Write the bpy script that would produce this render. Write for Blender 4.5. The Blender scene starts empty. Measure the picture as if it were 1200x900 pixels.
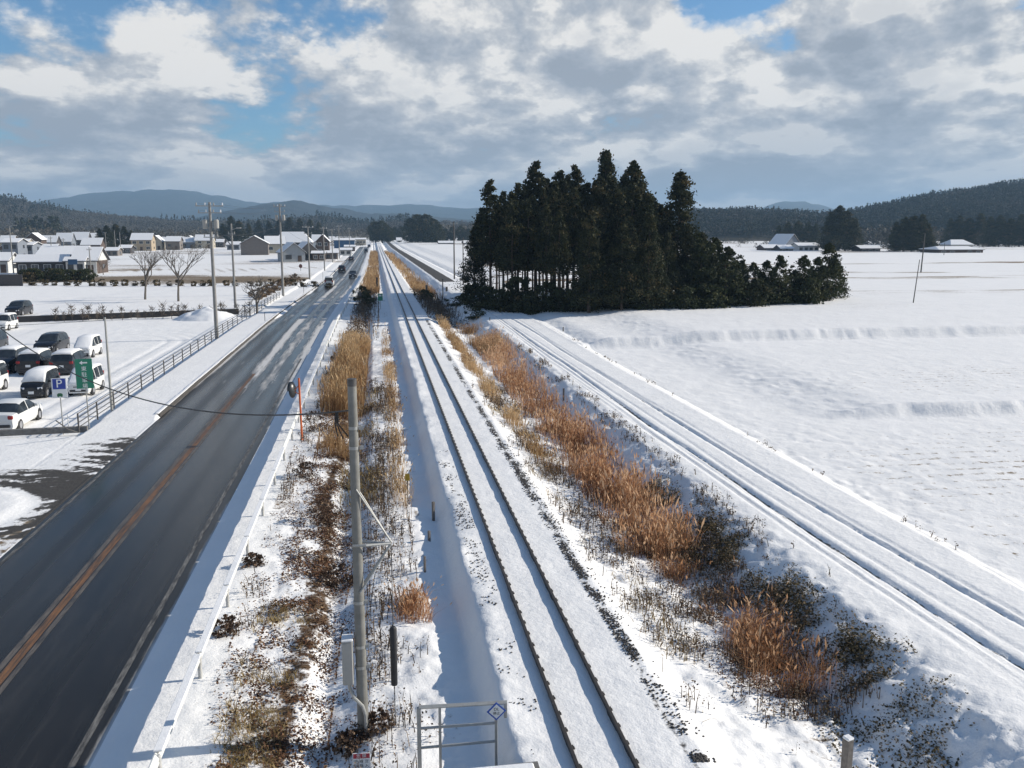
import bpy, math, random
import numpy as np
R = math.radians
rng = np.random.default_rng(11)
random.seed(5)
sc = bpy.context.scene
COL = sc.collection

# ------------------------------------------------------------------ camera
F, CX, CY, VPX, HY = 1050.0, 600.0, 450.0, 437.0, 270.0
CAMX, CAMZ = .31, 9.72
PITCH = math.atan((CY - HY) / F)
YAW = math.atan((CX - VPX) * math.cos(PITCH) / F)
cam = bpy.data.cameras.new('camera')
cam.sensor_width = 36.0
cam.lens = 36.0 * F / 1200.0
cam.clip_start, cam.clip_end = 0.1, 40000
camo = bpy.data.objects.new('camera', cam)
COL.objects.link(camo)
camo.location = (CAMX, 0, CAMZ)
camo.rotation_euler = (math.pi / 2 - PITCH, 0, -YAW)
sc.camera = camo
FW = np.array([math.sin(YAW), math.cos(YAW), 0.0])
RT = np.array([math.cos(YAW), -math.sin(YAW), 0.0])
UP = np.array([0, 0, 1.0])


def at(px, py, z=0.0):
    """ground point seen at a photo pixel, on the level z"""
    u, v = (px - CX) / F, (CY - py) / F
    d = FW * math.cos(PITCH) - UP * math.sin(PITCH) + RT * u + (UP * math.cos(PITCH) + FW * math.sin(PITCH)) * v
    t = (z - CAMZ) / d[2]
    return float(d[0] * t) + CAMX, float(d[1] * t)


def height_at(x, y, py):
    """height above level 0 of photo row py over the ground point (x, y)"""
    dd = (x - CAMX) * FW[0] + y * FW[1]
    v = (CY - py) / F
    a = math.atan(v) - PITCH
    return CAMZ + dd * math.tan(a)


# ------------------------------------------------------------------ helpers
def tag(o, label=None, cat=None, group=None, kind=None):
    if label: o['label'] = label
    if cat: o['category'] = cat
    if group: o['group'] = group
    if kind: o['kind'] = kind
    return o


def empty(name, loc, rz=0.0):
    o = bpy.data.objects.new(name, None)
    COL.objects.link(o)
    o.location = loc
    o.rotation_euler = (0, 0, rz)
    o.empty_display_size = 0.3
    return o


def link(name, me, mat=None, parent=None):
    o = bpy.data.objects.new(name, me)
    COL.objects.link(o)
    if mat is not None and not me.materials:
        me.materials.append(mat)
    if parent is not None:
        o.parent = parent
    return o


def copy_tree(o, parent=None):
    c = o.copy()
    COL.objects.link(c)
    c.parent = parent
    for ch in [k for k in o.children]:
        copy_tree(ch, c)
    return c


def np_mesh(name, V, faces, smooth=False):
    """V (N,3); faces: list of int arrays (M,k)"""
    me = bpy.data.meshes.new(name)
    V = np.asarray(V, dtype=np.float32)
    me.vertices.add(len(V))
    me.vertices.foreach_set('co', V.ravel())
    loops = np.concatenate([f.ravel() for f in faces]).astype(np.int32)
    tot = np.concatenate([np.full(len(f), f.shape[1], np.int32) for f in faces])
    start = np.concatenate([[0], np.cumsum(tot)[:-1]]).astype(np.int32)
    me.loops.add(len(loops))
    me.loops.foreach_set('vertex_index', loops)
    me.polygons.add(len(tot))
    me.polygons.foreach_set('loop_start', start)
    me.polygons.foreach_set('loop_total', tot)
    if smooth:
        me.polygons.foreach_set('use_smooth', np.ones(len(tot), bool))
    me.update(calc_edges=True)
    return me


def attr(me, name, vals):
    a = me.attributes.new(name, 'FLOAT', 'POINT')
    a.data.foreach_set('value', np.asarray(vals, np.float32))


class MB:
    def __init__(s):
        s.v, s.f = [], []

    def add(s, vs, fs):
        b = len(s.v)
        s.v += [tuple(p) for p in vs]
        s.f += [tuple(b + i for i in f) for f in fs]
        return s

    def box(s, c, d, rz=0.0, bev=0.0):
        x, y, z = d[0] / 2, d[1] / 2, d[2] / 2
        cs, sn = math.cos(rz), math.sin(rz)
        if bev <= 0:
            pts = [(-x, -y, -z), (x, -y, -z), (x, y, -z), (-x, y, -z), (-x, -y, z), (x, -y, z), (x, y, z), (-x, y, z)]
            fs = [(3, 2, 1, 0), (4, 5, 6, 7), (0, 1, 5, 4), (1, 2, 6, 5), (2, 3, 7, 6), (3, 0, 4, 7)]
        else:
            b = min(bev, x * .9, y * .9, z * .9)
            def ring(zz, i):
                return [(-x + i, -y + b + 0 * i, zz), (-x + b, -y + i, zz), (x - b, -y + i, zz), (x - i, -y + b, zz),
                        (x - i, y - b, zz), (x - b, y - i, zz), (-x + b, y - i, zz), (-x + i, y - b, zz)]
            pts = ring(-z, b * .8) + ring(-z + b, 0) + ring(z - b, 0) + ring(z, b * .8)
            fs = [tuple(range(7, -1, -1)), tuple(range(24, 32))]
            for k in range(3):
                for i in range(8):
                    j = (i + 1) % 8
                    fs.append((k * 8 + i, k * 8 + j, k * 8 + 8 + j, k * 8 + 8 + i))
        return s.add([(c[0] + p[0] * cs - p[1] * sn, c[1] + p[0] * sn + p[1] * cs, c[2] + p[2]) for p in pts], fs)

    def tube(s, pts, rad, n=8, cap=True):
        pts = [np.array(p, float) for p in pts]
        m = len(pts)
        if not hasattr(rad, '__len__'): rad = [rad] * m
        vs = []
        ref = None
        for i, p in enumerate(pts):
            t = pts[min(i + 1, m - 1)] - pts[max(i - 1, 0)]
            t = t / (np.linalg.norm(t) + 1e-9)
            if ref is None:
                ref = np.array([1.0, 0, 0]) if abs(t[0]) < .8 else np.array([0, 1.0, 0])
            a = ref - t * np.dot(ref, t)
            a /= np.linalg.norm(a) + 1e-9
            ref = a
            b = np.cross(t, a)
            for k in range(n):
                w = 2 * math.pi * k / n
                vs.append(p + (a * math.cos(w) + b * math.sin(w)) * rad[i])
        fs = []
        for i in range(m - 1):
            for k in range(n):
                k2 = (k + 1) % n
                fs.append((i * n + k, i * n + k2, (i + 1) * n + k2, (i + 1) * n + k))
        if cap:
            fs.append(tuple(range(n - 1, -1, -1)))
            fs.append(tuple((m - 1) * n + k for k in range(n)))
        return s.add(vs, fs)

    def prism(s, prof, y0, y1):
        """profile (x,z) extruded along y"""
        n = len(prof)
        vs = [(p[0], y0, p[1]) for p in prof] + [(p[0], y1, p[1]) for p in prof]
        fs = [tuple(range(n)), tuple(range(2 * n - 1, n - 1, -1))]
        for i in range(n):
            j = (i + 1) % n
            fs.append((j, i, n + i, n + j))
        return s.add(vs, fs)

    def mesh(s, name, smooth=False):
        me = bpy.data.meshes.new(name)
        me.from_pydata([tuple(map(float, p)) for p in s.v], [], s.f)
        if smooth:
            me.polygons.foreach_set('use_smooth', [True] * len(me.polygons))
            try:
                me.set_sharp_from_angle(angle=R(40))
            except Exception:
                pass
        me.update()
        return me

    def build(s, name, mat, parent=None, smooth=False):
        return link(name, s.mesh(name, smooth), mat, parent)


# ------------------------------------------------------------------ numpy noise
def _hash(ix, iy, seed):
    h = (ix.astype(np.int64) * 374761393 + iy.astype(np.int64) * 668265263 + seed * 1442695041) & 0xffffffff
    h = ((h ^ (h >> 13)) * 1274126177) & 0xffffffff
    h = h ^ (h >> 16)
    return (h & 0xffff) / 65535.0


def vnoise(x, y, seed=0):
    x = np.asarray(x, float); y = np.asarray(y, float)
    ix, iy = np.floor(x), np.floor(y)
    fx, fy = x - ix, y - iy
    fx = fx * fx * (3 - 2 * fx); fy = fy * fy * (3 - 2 * fy)
    a = _hash(ix, iy, seed); b = _hash(ix + 1, iy, seed); c = _hash(ix, iy + 1, seed); d = _hash(ix + 1, iy + 1, seed)
    return (a * (1 - fx) + b * fx) * (1 - fy) + (c * (1 - fx) + d * fx) * fy


def fbm(x, y, seed=0, o=4):
    r = 0; a = .5
    for k in range(o):
        r = r + a * vnoise(x, y, seed + k * 17)
        x = x * 2.03 + 3.1; y = y * 2.03 + 1.7; a *= .5
    return r / (1 - .5 ** o)


def sst(e0, e1, x):
    t = np.clip((x - e0) / (e1 - e0), 0, 1)
    return t * t * (3 - 2 * t)


# ------------------------------------------------------------------ materials
def mat_new(name):
    m = bpy.data.materials.new(name)
    m.use_nodes = True
    nt = m.node_tree
    b = nt.nodes['Principled BSDF']
    return m, nt, b


def N(nt, typ, **kw):
    n = nt.nodes.new(typ)
    for k, v in kw.items():
        if k.startswith('i_'):
            n.inputs[k[2:].replace('_', ' ')].default_value = v
        else:
            setattr(n, k, v)
    return n


def ramp(nt, stops):
    n = nt.nodes.new('ShaderNodeValToRGB')
    cr = n.color_ramp
    while len(cr.elements) < len(stops): cr.elements.new(0.5)
    for e, (p, c) in zip(cr.elements, stops):
        e.position = p
        e.color = (*c, 1) if len(c) == 3 else c
    return n


def simple(name, col, rough=.6, var=.12, scale=6.0, metal=0.0, bump=0.0, spec=None):
    """a base colour broken up by two procedural noises"""
    m, nt, b = mat_new(name)
    tc = N(nt, 'ShaderNodeTexCoord')
    no = N(nt, 'ShaderNodeTexNoise', i_Scale=scale, i_Detail=5.0, i_Roughness=.6)
    nt.links.new(tc.outputs['Object'], no.inputs['Vector'])
    lo = tuple(c * (1 - var) for c in col); hi = tuple(min(1, c * (1 + var)) for c in col)
    rp = ramp(nt, [(.3, lo), (.7, hi)])
    nt.links.new(no.outputs['Fac'], rp.inputs['Fac'])
    nt.links.new(rp.outputs['Color'], b.inputs['Base Color'])
    b.inputs['Roughness'].default_value = rough
    b.inputs['Metallic'].default_value = metal
    if spec is not None: b.inputs['Specular IOR Level'].default_value = spec
    if bump:
        bp = N(nt, 'ShaderNodeBump', i_Strength=bump, i_Distance=.02)
        nt.links.new(no.outputs['Fac'], bp.inputs['Height'])
        nt.links.new(bp.outputs['Normal'], b.inputs['Normal'])
    return m


def tone_mat(name, stops, rough=.8, trans=0.0):
    """colour picked per leaf / blade from its own 'tone' value"""
    m, nt, b = mat_new(name)
    a = N(nt, 'ShaderNodeAttribute', attribute_name='tone')
    rp = ramp(nt, stops)
    nt.links.new(a.outputs['Fac'], rp.inputs['Fac'])
    nt.links.new(rp.outputs['Color'], b.inputs['Base Color'])
    b.inputs['Roughness'].default_value = rough
    b.inputs['Specular IOR Level'].default_value = .2
    if trans:
        tr = N(nt, 'ShaderNodeBsdfTranslucent')
        nt.links.new(rp.outputs['Color'], tr.inputs['Color'])
        mx = N(nt, 'ShaderNodeMixShader')
        mx.inputs[0].default_value = trans
        nt.links.new(b.outputs[0], mx.inputs[1]); nt.links.new(tr.outputs[0], mx.inputs[2])
        nt.links.new(mx.outputs[0], nt.nodes['Material Output'].inputs['Surface'])
    return m


SNOWC = (.84, .835, .82)


def snow_bump(nt, b, scales=((2.2, .10), (11, .035), (45, .012)), strength=.8):
    tc = N(nt, 'ShaderNodeTexCoord')
    prev = None
    for s_, d_ in scales:
        no = N(nt, 'ShaderNodeTexNoise', i_Scale=s_, i_Detail=3.0, i_Roughness=.55)
        nt.links.new(tc.outputs['Object'], no.inputs['Vector'])
        bp = N(nt, 'ShaderNodeBump', i_Strength=strength, i_Distance=d_)
        nt.links.new(no.outputs['Fac'], bp.inputs['Height'])
        if prev: nt.links.new(prev.outputs['Normal'], bp.inputs['Normal'])
        prev = bp
    nt.links.new(prev.outputs['Normal'], b.inputs['Normal'])
    return tc


def make_snow():
    m, nt, b = mat_new('snow')
    b.inputs['Base Color'].default_value = (*SNOWC, 1)
    b.inputs['Roughness'].default_value = .7
    b.inputs['Specular IOR Level'].default_value = .25
    snow_bump(nt, b, ((5, .03), (30, .008)), .5)
    return m


def make_ground():
    m, nt, b = mat_new('snowy_ground')
    tc = snow_bump(nt, b, ((1.4, .05), (6, .028), (24, .006)), .7)
    ab = N(nt, 'ShaderNodeAttribute', attribute_name='bare')
    at_ = N(nt, 'ShaderNodeAttribute', attribute_name='soil')
    n1 = N(nt, 'ShaderNodeTexNoise', i_Scale=3.2, i_Detail=8.0, i_Roughness=.72)
    nt.links.new(tc.outputs['Object'], n1.inputs['Vector'])
    ad = N(nt, 'ShaderNodeMath', operation='ADD')
    nt.links.new(n1.outputs['Fac'], ad.inputs[0]); nt.links.new(ab.outputs['Fac'], ad.inputs[1])
    mr = N(nt, 'ShaderNodeMapRange', interpolation_type='SMOOTHSTEP')
    mr.inputs['From Min'].default_value = .915; mr.inputs['From Max'].default_value = 1.10
    nt.links.new(ad.outputs[0], mr.inputs['Value'])
    # bare earth colours: 0 brown litter, .5 straw, 1 grey asphalt / stone
    rp = ramp(nt, [(0, (.085, .05, .028)), (.45, (.26, .185, .10)), (.7, (.16, .14, .11)), (1, (.06, .058, .055))])
    n2 = N(nt, 'ShaderNodeTexNoise', i_Scale=17.0, i_Detail=5.0, i_Roughness=.7)
    nt.links.new(tc.outputs['Object'], n2.inputs['Vector'])
    nt.links.new(at_.outputs['Fac'], rp.inputs['Fac'])
    mu = N(nt, 'ShaderNodeMix', data_type='RGBA', blend_type='MULTIPLY')
    mu.inputs[0].default_value = .8
    rp2 = ramp(nt, [(.3, (.45, .42, .4)), (.7, (1.25, 1.2, 1.15))])
    nt.links.new(n2.outputs['Fac'], rp2.inputs['Fac'])
    nt.links.new(rp.outputs['Color'], mu.inputs[6]); nt.links.new(rp2.outputs['Color'], mu.inputs[7])
    # snow itself: very slight thickness variation
    n3 = N(nt, 'ShaderNodeTexNoise', i_Scale=.35, i_Detail=6.0, i_Roughness=.65)
    nt.links.new(tc.outputs['Object'], n3.inputs['Vector'])
    rp3 = ramp(nt, [(.3, (.81, .80, .775)), (.62, (.865, .85, .82))])
    nt.links.new(n3.outputs['Fac'], rp3.inputs['Fac'])
    mx = N(nt, 'ShaderNodeMix', data_type='RGBA')
    nt.links.new(mr.outputs['Result'], mx.inputs[0])
    nt.links.new(rp3.outputs['Color'], mx.inputs[6]); nt.links.new(mu.outputs[2], mx.inputs[7])
    nt.links.new(mx.outputs[2], b.inputs['Base Color'])
    b.inputs['Roughness'].default_value = .75
    b.inputs['Specular IOR Level'].default_value = .22
    return m


def make_asphalt():
    m, nt, b = mat_new('wet_asphalt')
    tc = N(nt, 'ShaderNodeTexCoord')
    asn = N(nt, 'ShaderNodeAttribute', attribute_name='snow')
    aw = N(nt, 'ShaderNodeAttribute', attribute_name='wet')
    n1 = N(nt, 'ShaderNodeTexNoise', i_Scale=1.0, i_Detail=8.0, i_Roughness=.65)
    mp = N(nt, 'ShaderNodeMapping'); mp.inputs['Scale'].default_value = (2.6, .22, 1)
    nt.links.new(tc.outputs['Object'], mp.inputs['Vector']); nt.links.new(mp.outputs[0], n1.inputs['Vector'])
    n2 = N(nt, 'ShaderNodeTexNoise', i_Scale=60.0, i_Detail=3.0)
    nt.links.new(tc.outputs['Object'], n2.inputs['Vector'])
    rp = ramp(nt, [(.28, (.007, .0067, .0064)), (.5, (.013, .0124, .0118)), (.75, (.034, .031, .028))])
    nt.links.new(n1.outputs['Fac'], rp.inputs['Fac'])
    ad = N(nt, 'ShaderNodeMath', operation='ADD')
    nt.links.new(n1.outputs['Fac'], ad.inputs[0]); nt.links.new(asn.outputs['Fac'], ad.inputs[1])
    mr = N(nt, 'ShaderNodeMapRange', interpolation_type='SMOOTHSTEP')
    mr.inputs['From Min'].default_value = .9; mr.inputs['From Max'].default_value = 1.25
    nt.links.new(ad.outputs[0], mr.inputs['Value'])
    mx = N(nt, 'ShaderNodeMix', data_type='RGBA')
    nt.links.new(mr.outputs[0], mx.inputs[0]); nt.links.new(rp.outputs[0], mx.inputs[6])
    mx.inputs[7].default_value = (.56, .55, .53, 1)
    nt.links.new(mx.outputs[2], b.inputs['Base Color'])
    # wet lanes are glossier
    r1 = N(nt, 'ShaderNodeMapRange'); r1.inputs['To Min'].default_value = .5; r1.inputs['To Max'].default_value = .16
    nt.links.new(aw.outputs['Fac'], r1.inputs['Value'])
    r2 = N(nt, 'ShaderNodeMath', operation='MAXIMUM')
    nt.links.new(r1.outputs[0], r2.inputs[0]); nt.links.new(mr.outputs[0], r2.inputs[1])
    nt.links.new(r2.outputs[0], b.inputs['Roughness'])
    b.inputs['Specular IOR Level'].default_value = .24
    bp = N(nt, 'ShaderNodeBump', i_Strength=.35, i_Distance=.006)
    nt.links.new(n2.outputs['Fac'], bp.inputs['Height']); nt.links.new(bp.outputs[0], b.inputs['Normal'])
    return m


def make_paint(name, col, under=(.04, .04, .04), amount=.5, sc_=(3, .5, 1)):
    m, nt, b = mat_new(name)
    tc = N(nt, 'ShaderNodeTexCoord')
    mp = N(nt, 'ShaderNodeMapping'); mp.inputs['Scale'].default_value = sc_
    n1 = N(nt, 'ShaderNodeTexNoise', i_Scale=2.5, i_Detail=9.0, i_Roughness=.75)
    nt.links.new(tc.outputs['Object'], mp.inputs['Vector']); nt.links.new(mp.outputs[0], n1.inputs['Vector'])
    rp = ramp(nt, [(amount - .12, under), (amount + .12, col)])
    nt.links.new(n1.outputs['Fac'], rp.inputs['Fac']); nt.links.new(rp.outputs[0], b.inputs['Base Color'])
    b.inputs['Roughness'].default_value = .6
    return m


def make_glass(name, col=(.02, .025, .03)):
    m, nt, b = mat_new(name)
    tc = N(nt, 'ShaderNodeTexCoord')
    no = N(nt, 'ShaderNodeTexNoise', i_Scale=2.0, i_Detail=2.0)
    nt.links.new(tc.outputs['Object'], no.inputs['Vector'])
    rp = ramp(nt, [(.35, col), (.65, tuple(c * 1.8 for c in col))])
    nt.links.new(no.outputs['Fac'], rp.inputs['Fac']); nt.links.new(rp.outputs[0], b.inputs['Base Color'])
    b.inputs['Roughness'].default_value = .08
    return m


M = {}
M['snow'] = make_snow()
M['ground'] = make_ground()
M['asphalt'] = make_asphalt()
M['orange_paint'] = make_paint('worn_orange_paint', (.23, .105, .038), (.05, .036, .027), .5, (5, .35, 1))
M['white_paint'] = make_paint('worn_white_paint', (.21, .20, .18), (.035, .033, .03), .53, (4, .6, 1))
M['seam'] = make_paint('tar_seam', (.14, .12, .10), (.045, .042, .04), .5)
M['concrete'] = simple('concrete', (.34, .33, .30), .85, .2, 9, bump=.3)
M['concrete_dark'] = simple('concrete_dark', (.16, .155, .145), .9, .3, 5, bump=.4)
M['pole'] = simple('pole_concrete', (.20, .195, .175), .8, .2, 5, bump=.2)
M['pole_far'] = simple('weathered_pole_concrete', (.24, .235, .22), .8, .15, 4)
M['steel'] = simple('galvanised_steel', (.36, .36, .34), .5, .12, 14, metal=.35)
M['steel_dark'] = simple('dark_steel', (.09, .085, .08), .55, .2, 12, metal=.3)
M['rail'] = simple('rusty_rail', (.05, .042, .036), .55, .25, 10, metal=.3)
M['black'] = simple('black_rubber', (.02, .02, .022), .6, .2, 10)
M['cable'] = simple('black_cable', (.018, .018, .018), .5, .1, 10)
M['white_metal'] = simple('white_painted_metal', (.72, .72, .68), .5, .06, 3)
M['post_paint'] = simple('dulled_white_post', (.46, .455, .43), .6, .2, 8)
M['grey_box'] = simple('grey_cabinet', (.36, .35, .32), .5, .06, 3)
M['orange'] = simple('orange_paint', (.62, .13, .03), .45, .1, 6)
M['mirror'] = simple('mirror_back', (.035, .04, .042), .35, .1, 4)
M['mirror_face'] = simple('mirror_face', (.75, .77, .8), .06, .02, 4, metal=1.0)
M['green_sign'] = simple('green_sign', (.012, .19, .115), .45, .06, 5)
M['blue_sign'] = simple('blue_sign', (.02, .05, .30), .45, .06, 5)
M['sign_white'] = simple('sign_white', (.74, .75, .74), .5, .04, 5)
M['sign_red'] = simple('sign_red', (.38, .035, .05), .5, .1, 5)
M['sign_dark'] = simple('sign_dark_lettering', (.03, .035, .035), .5, .1, 5)
M['yellow'] = simple('yellow_plate', (.42, .27, .02), .5, .1, 5)
M['bark'] = simple('cedar_bark', (.075, .052, .04), .9, .35, 7, bump=.4)
M['bare_bark'] = simple('bare_tree_bark', (.11, .095, .08), .9, .3, 9)
M['post_wood'] = simple('weathered_post', (.15, .135, .12), .9, .3, 12)
M['eave'] = simple('dark_eave', (.06, .055, .055), .7, .2, 3)
M['kerb_dirt'] = simple('gritty_kerb', (.065, .06, .055), .9, .4, 5, bump=.4)
M['stone'] = simple('ballast_stone', (.075, .068, .062), .9, .4, 15)
M['glass'] = make_glass('car_glass')
M['window_glass'] = make_glass('window_glass', (.03, .035, .04))
M['cedar'] = tone_mat('cedar_foliage', [(0, (.012, .018, .010)), (.5, (.032, .040, .018)), (.8, (.07, .066, .028)), (1, (.12, .088, .04))], .8, .18)  # lightened upper stops put sunlit highlights into the foliage colour
M['evergreen'] = tone_mat('evergreen_foliage', [(0, (.018, .024, .012)), (.6, (.045, .055, .022)), (1, (.09, .085, .035))], .8, .15)
M['forest'] = tone_mat('far_forest', [(0, (.014, .020, .014)), (.5, (.03, .036, .022)), (.8, (.065, .055, .04)), (1, (.11, .095, .075))], .9)
M['bare_forest'] = tone_mat('bare_forest', [(0, (.05, .045, .035)), (.5, (.10, .088, .068)), (.85, (.16, .145, .12)), (1, (.26, .25, .24))], .9)
M['reed'] = tone_mat('dry_reed', [(0, (.10, .055, .03)), (.35, (.26, .145, .065)), (.7, (.42, .27, .13)), (1, (.58, .41, .23))], .8, .3)
M['reed_red'] = tone_mat('rust_reed', [(0, (.075, .036, .022)), (.3, (.24, .112, .055)), (.65, (.47, .245, .12)), (1, (.72, .48, .29))], .8, .35)
M['litter'] = tone_mat('dead_leaf', [(0, (.05, .025, .016)), (.5, (.135, .066, .036)), (.8, (.22, .125, .065)), (1, (.34, .24, .14))], .8, .15)
M['weed'] = tone_mat('dead_weed', [(0, (.05, .036, .026)), (.5, (.14, .095, .06)), (1, (.30, .22, .14))], .85)
M['tuft'] = tone_mat('straw_tuft', [(0, (.14, .095, .035)), (.5, (.32, .225, .09)), (1, (.50, .39, .20))], .8, .25)
M['olive'] = tone_mat('olive_bramble', [(0, (.028, .022, .013)), (.4, (.075, .06, .028)), (.7, (.13, .10, .048)), (1, (.26, .18, .10))], .8, .15)

# ------------------------------------------------------------------ world: sky and clouds
SUN_EL, SUN_AZ = R(25.5), R(84)      # the sun stands on the +X side, a little ahead of the camera
w = bpy.data.worlds.new('World'); sc.world = w; w.use_nodes = True
nt = w.node_tree
bg = nt.nodes['Background']
sky = N(nt, 'ShaderNodeTexSky', sky_type='NISHITA', sun_disc=False)
sky.sun_elevation = SUN_EL; sky.sun_rotation = SUN_AZ
sky.altitude = 50; sky.air_density = 1.0; sky.dust_density = .6; sky.ozone_density = 1.5
tc = N(nt, 'ShaderNodeTexCoord')
rot = N(nt, 'ShaderNodeMapping', vector_type='POINT')
rot.inputs['Rotation'].default_value = (0, 0, YAW)     # sky pattern frame: +Y is the way the valley runs from the footbridge
nt.links.new(tc.outputs['Generated'], rot.inputs['Vector'])


def vmath(op, a, b=None):
    n = N(nt, 'ShaderNodeVectorMath', operation=op)
    for i, q in enumerate((a, b)):
        if q is None: continue
        if isinstance(q, (tuple, list)): n.inputs[i].default_value = q
        else: nt.links.new(q, n.inputs[i])
    return n


def fm(op, a, b=None, c=None, clamp=False):
    n = N(nt, 'ShaderNodeMath', operation=op, use_clamp=clamp)
    for i, q in enumerate((a, b, c)):
        if q is None: continue
        if isinstance(q, (int, float)): n.inputs[i].default_value = q
        else: nt.links.new(q, n.inputs[i])
    return n.outputs[0]


def cloud_density(vec):
    """cumulus cover: broad fields, cauliflower billows and fine wisps"""
    sp = N(nt, 'ShaderNodeSeparateXYZ'); nt.links.new(vec, sp.inputs[0])
    z = fm('MAXIMUM', sp.outputs[2], 0.0)
    den = fm('ADD', fm('MULTIPLY', z, .8), .22)
    px = fm('MULTIPLY', sp.outputs[0], 4.3); py = fm('DIVIDE', fm('MULTIPLY', z, 4.3), den)
    cb = N(nt, 'ShaderNodeCombineXYZ')
    nt.links.new(px, cb.inputs[0]); nt.links.new(py, cb.inputs[1])
    nt.links.new(fm('ADD', fm('MULTIPLY', sp.outputs[1], 1.2), CLOUD_SEED), cb.inputs[2])
    big = N(nt, 'ShaderNodeTexNoise', i_Scale=1.35, i_Detail=2.0, i_Roughness=.5)
    nt.links.new(cb.outputs[0], big.inputs['Vector'])
    wrp = N(nt, 'ShaderNodeTexNoise', i_Scale=5.0, i_Detail=4.0, i_Roughness=.6)
    nt.links.new(cb.outputs[0], wrp.inputs['Vector'])
    off = vmath('MULTIPLY', vmath('SUBTRACT', wrp.outputs['Color'], (.5, .5, .5)).outputs[0], (.30, .30, .30))
    vec2 = vmath('ADD', cb.outputs[0], off.outputs[0])
    vor = N(nt, 'ShaderNodeTexVoronoi', feature='F1', i_Scale=1.9, i_Detail=2.0, i_Roughness=.45, i_Lacunarity=2.3)
    nt.links.new(vec2.outputs[0], vor.inputs['Vector'])
    det = N(nt, 'ShaderNodeTexNoise', i_Scale=6.5, i_Detail=9.0, i_Roughness=.62)
    nt.links.new(cb.outputs[0], det.inputs['Vector'])
    puff = fm('SUBTRACT', 1.0, vor.outputs['Distance'])
    q = fm('ADD', fm('MULTIPLY', big.outputs['Fac'], .58), fm('MULTIPLY', puff, .32))
    return fm('ADD', q, fm('MULTIPLY', det.outputs['Fac'], .30)), sp


CLOUD_SEED = 3.7
v0 = rot.outputs[0]
d0, sp0 = cloud_density(v0)
v1 = vmath('ADD', v0, (.022, 0, .028)).outputs[0]
d1, _ = cloud_density(v1)


def lobe(u, v, rad, gain):
    """soft bump of the cloud cover round one direction (u sideways, v up, in tangents)"""
    n = vmath('DISTANCE', v0, tuple((np.array([u, 1.0, v]) / math.sqrt(u * u + v * v + 1)).tolist()))
    q = fm('DIVIDE', n.outputs['Value'], rad)
    return fm('MULTIPLY', fm('EXPONENT', fm('MULTIPLY', fm('MULTIPLY', q, q), -1.0)), gain)


cover = d0
for (px_, py_, rad, gain) in [(15, 5, .09, -.24), (150, 35, .05, -.13), (400, 55, .055, -.12), (290, 115, .05, -.04), (850, 5, .055, -.24), (900, 70, .03, -.07), (1190, 0, .04, -.16), (230, 20, .06, .06), (75, 60, .05, .09),
                              (650, 60, .10, .12), (300, 60, .10, .05), (1000, 120, .16, .12), (520, 120, .08, .08), (100, 170, .12, .08), (1080, 60, .08, .1)]:
    cover = fm('ADD', cover, lobe((px_ - CX) / F, (HY - py_) / F, rad, gain))
# denser toward the horizon, open overhead
zz = sp0.outputs[2]
hz = N(nt, 'ShaderNodeMapRange', interpolation_type='SMOOTHSTEP')
hz.inputs['From Min'].default_value = .0; hz.inputs['From Max'].default_value = .13
hz.inputs['To Min'].default_value = .34; hz.inputs['To Max'].default_value = 0
nt.links.new(zz, hz.inputs['Value'])
hi = N(nt, 'ShaderNodeMapRange', interpolation_type='SMOOTHSTEP')
hi.inputs['From Min'].default_value = .28; hi.inputs['From Max'].default_value = .55
hi.inputs['To Min'].default_value = 0; hi.inputs['To Max'].default_value = -.22
nt.links.new(zz, hi.inputs['Value'])
cover = fm('ADD', fm('ADD', cover, hz.outputs[0]), hi.outputs[0])
alpha = N(nt, 'ShaderNodeMapRange', interpolation_type='SMOOTHSTEP')
alpha.inputs['From Min'].default_value = .345; alpha.inputs['From Max'].default_value = .49
nt.links.new(cover, alpha.inputs['Value'])
lit = fm('ADD', fm('MULTIPLY', fm('SUBTRACT', d0, d1), 4.0), .53, clamp=True)
thick = N(nt, 'ShaderNodeMapRange', interpolation_type='SMOOTHSTEP')
thick.inputs['From Min'].default_value = .56; thick.inputs['From Max'].default_value = .86
thick.inputs['To Min'].default_value = .14; thick.inputs['To Max'].default_value = -.18
nt.links.new(cover, thick.inputs['Value'])
lit = fm('ADD', lit, thick.outputs[0], clamp=True)
CB = 1.0
crp = ramp(nt, [(0, (3.0 * CB, 3.4 * CB, 4.0 * CB)), (.4, (4.0 * CB, 4.4 * CB, 5.0 * CB)), (.68, (5.4 * CB, 5.6 * CB, 5.9 * CB)), (1, (8.6 * CB, 8.4 * CB, 8.1 * CB))])
nt.links.new(lit, crp.inputs['Fac'])
# low on the horizon clouds go flat and grey-blue
flat = N(nt, 'ShaderNodeMapRange', interpolation_type='SMOOTHSTEP')
flat.inputs['From Min'].default_value = .0; flat.inputs['From Max'].default_value = .16
flat.inputs['To Min'].default_value = .32; flat.inputs['To Max'].default_value = 0
nt.links.new(zz, flat.inputs['Value'])
fl = N(nt, 'ShaderNodeMix', data_type='RGBA')
nt.links.new(flat.outputs[0], fl.inputs[0]); nt.links.new(crp.outputs[0], fl.inputs[6])
fl.inputs[7].default_value = (2.7, 3.15, 3.75, 1)
skm = N(nt, 'ShaderNodeMix', data_type='RGBA', blend_type='MULTIPLY')
skm.inputs[0].default_value = 1.0
nt.links.new(sky.outputs[0], skm.inputs[6]); skm.inputs[7].default_value = (.60, .90, 1.16, 1)
mx = N(nt, 'ShaderNodeMix', data_type='RGBA')
nt.links.new(alpha.outputs[0], mx.inputs[0]); nt.links.new(skm.outputs[2], mx.inputs[6]); nt.links.new(fl.outputs[2], mx.inputs[7])
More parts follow.
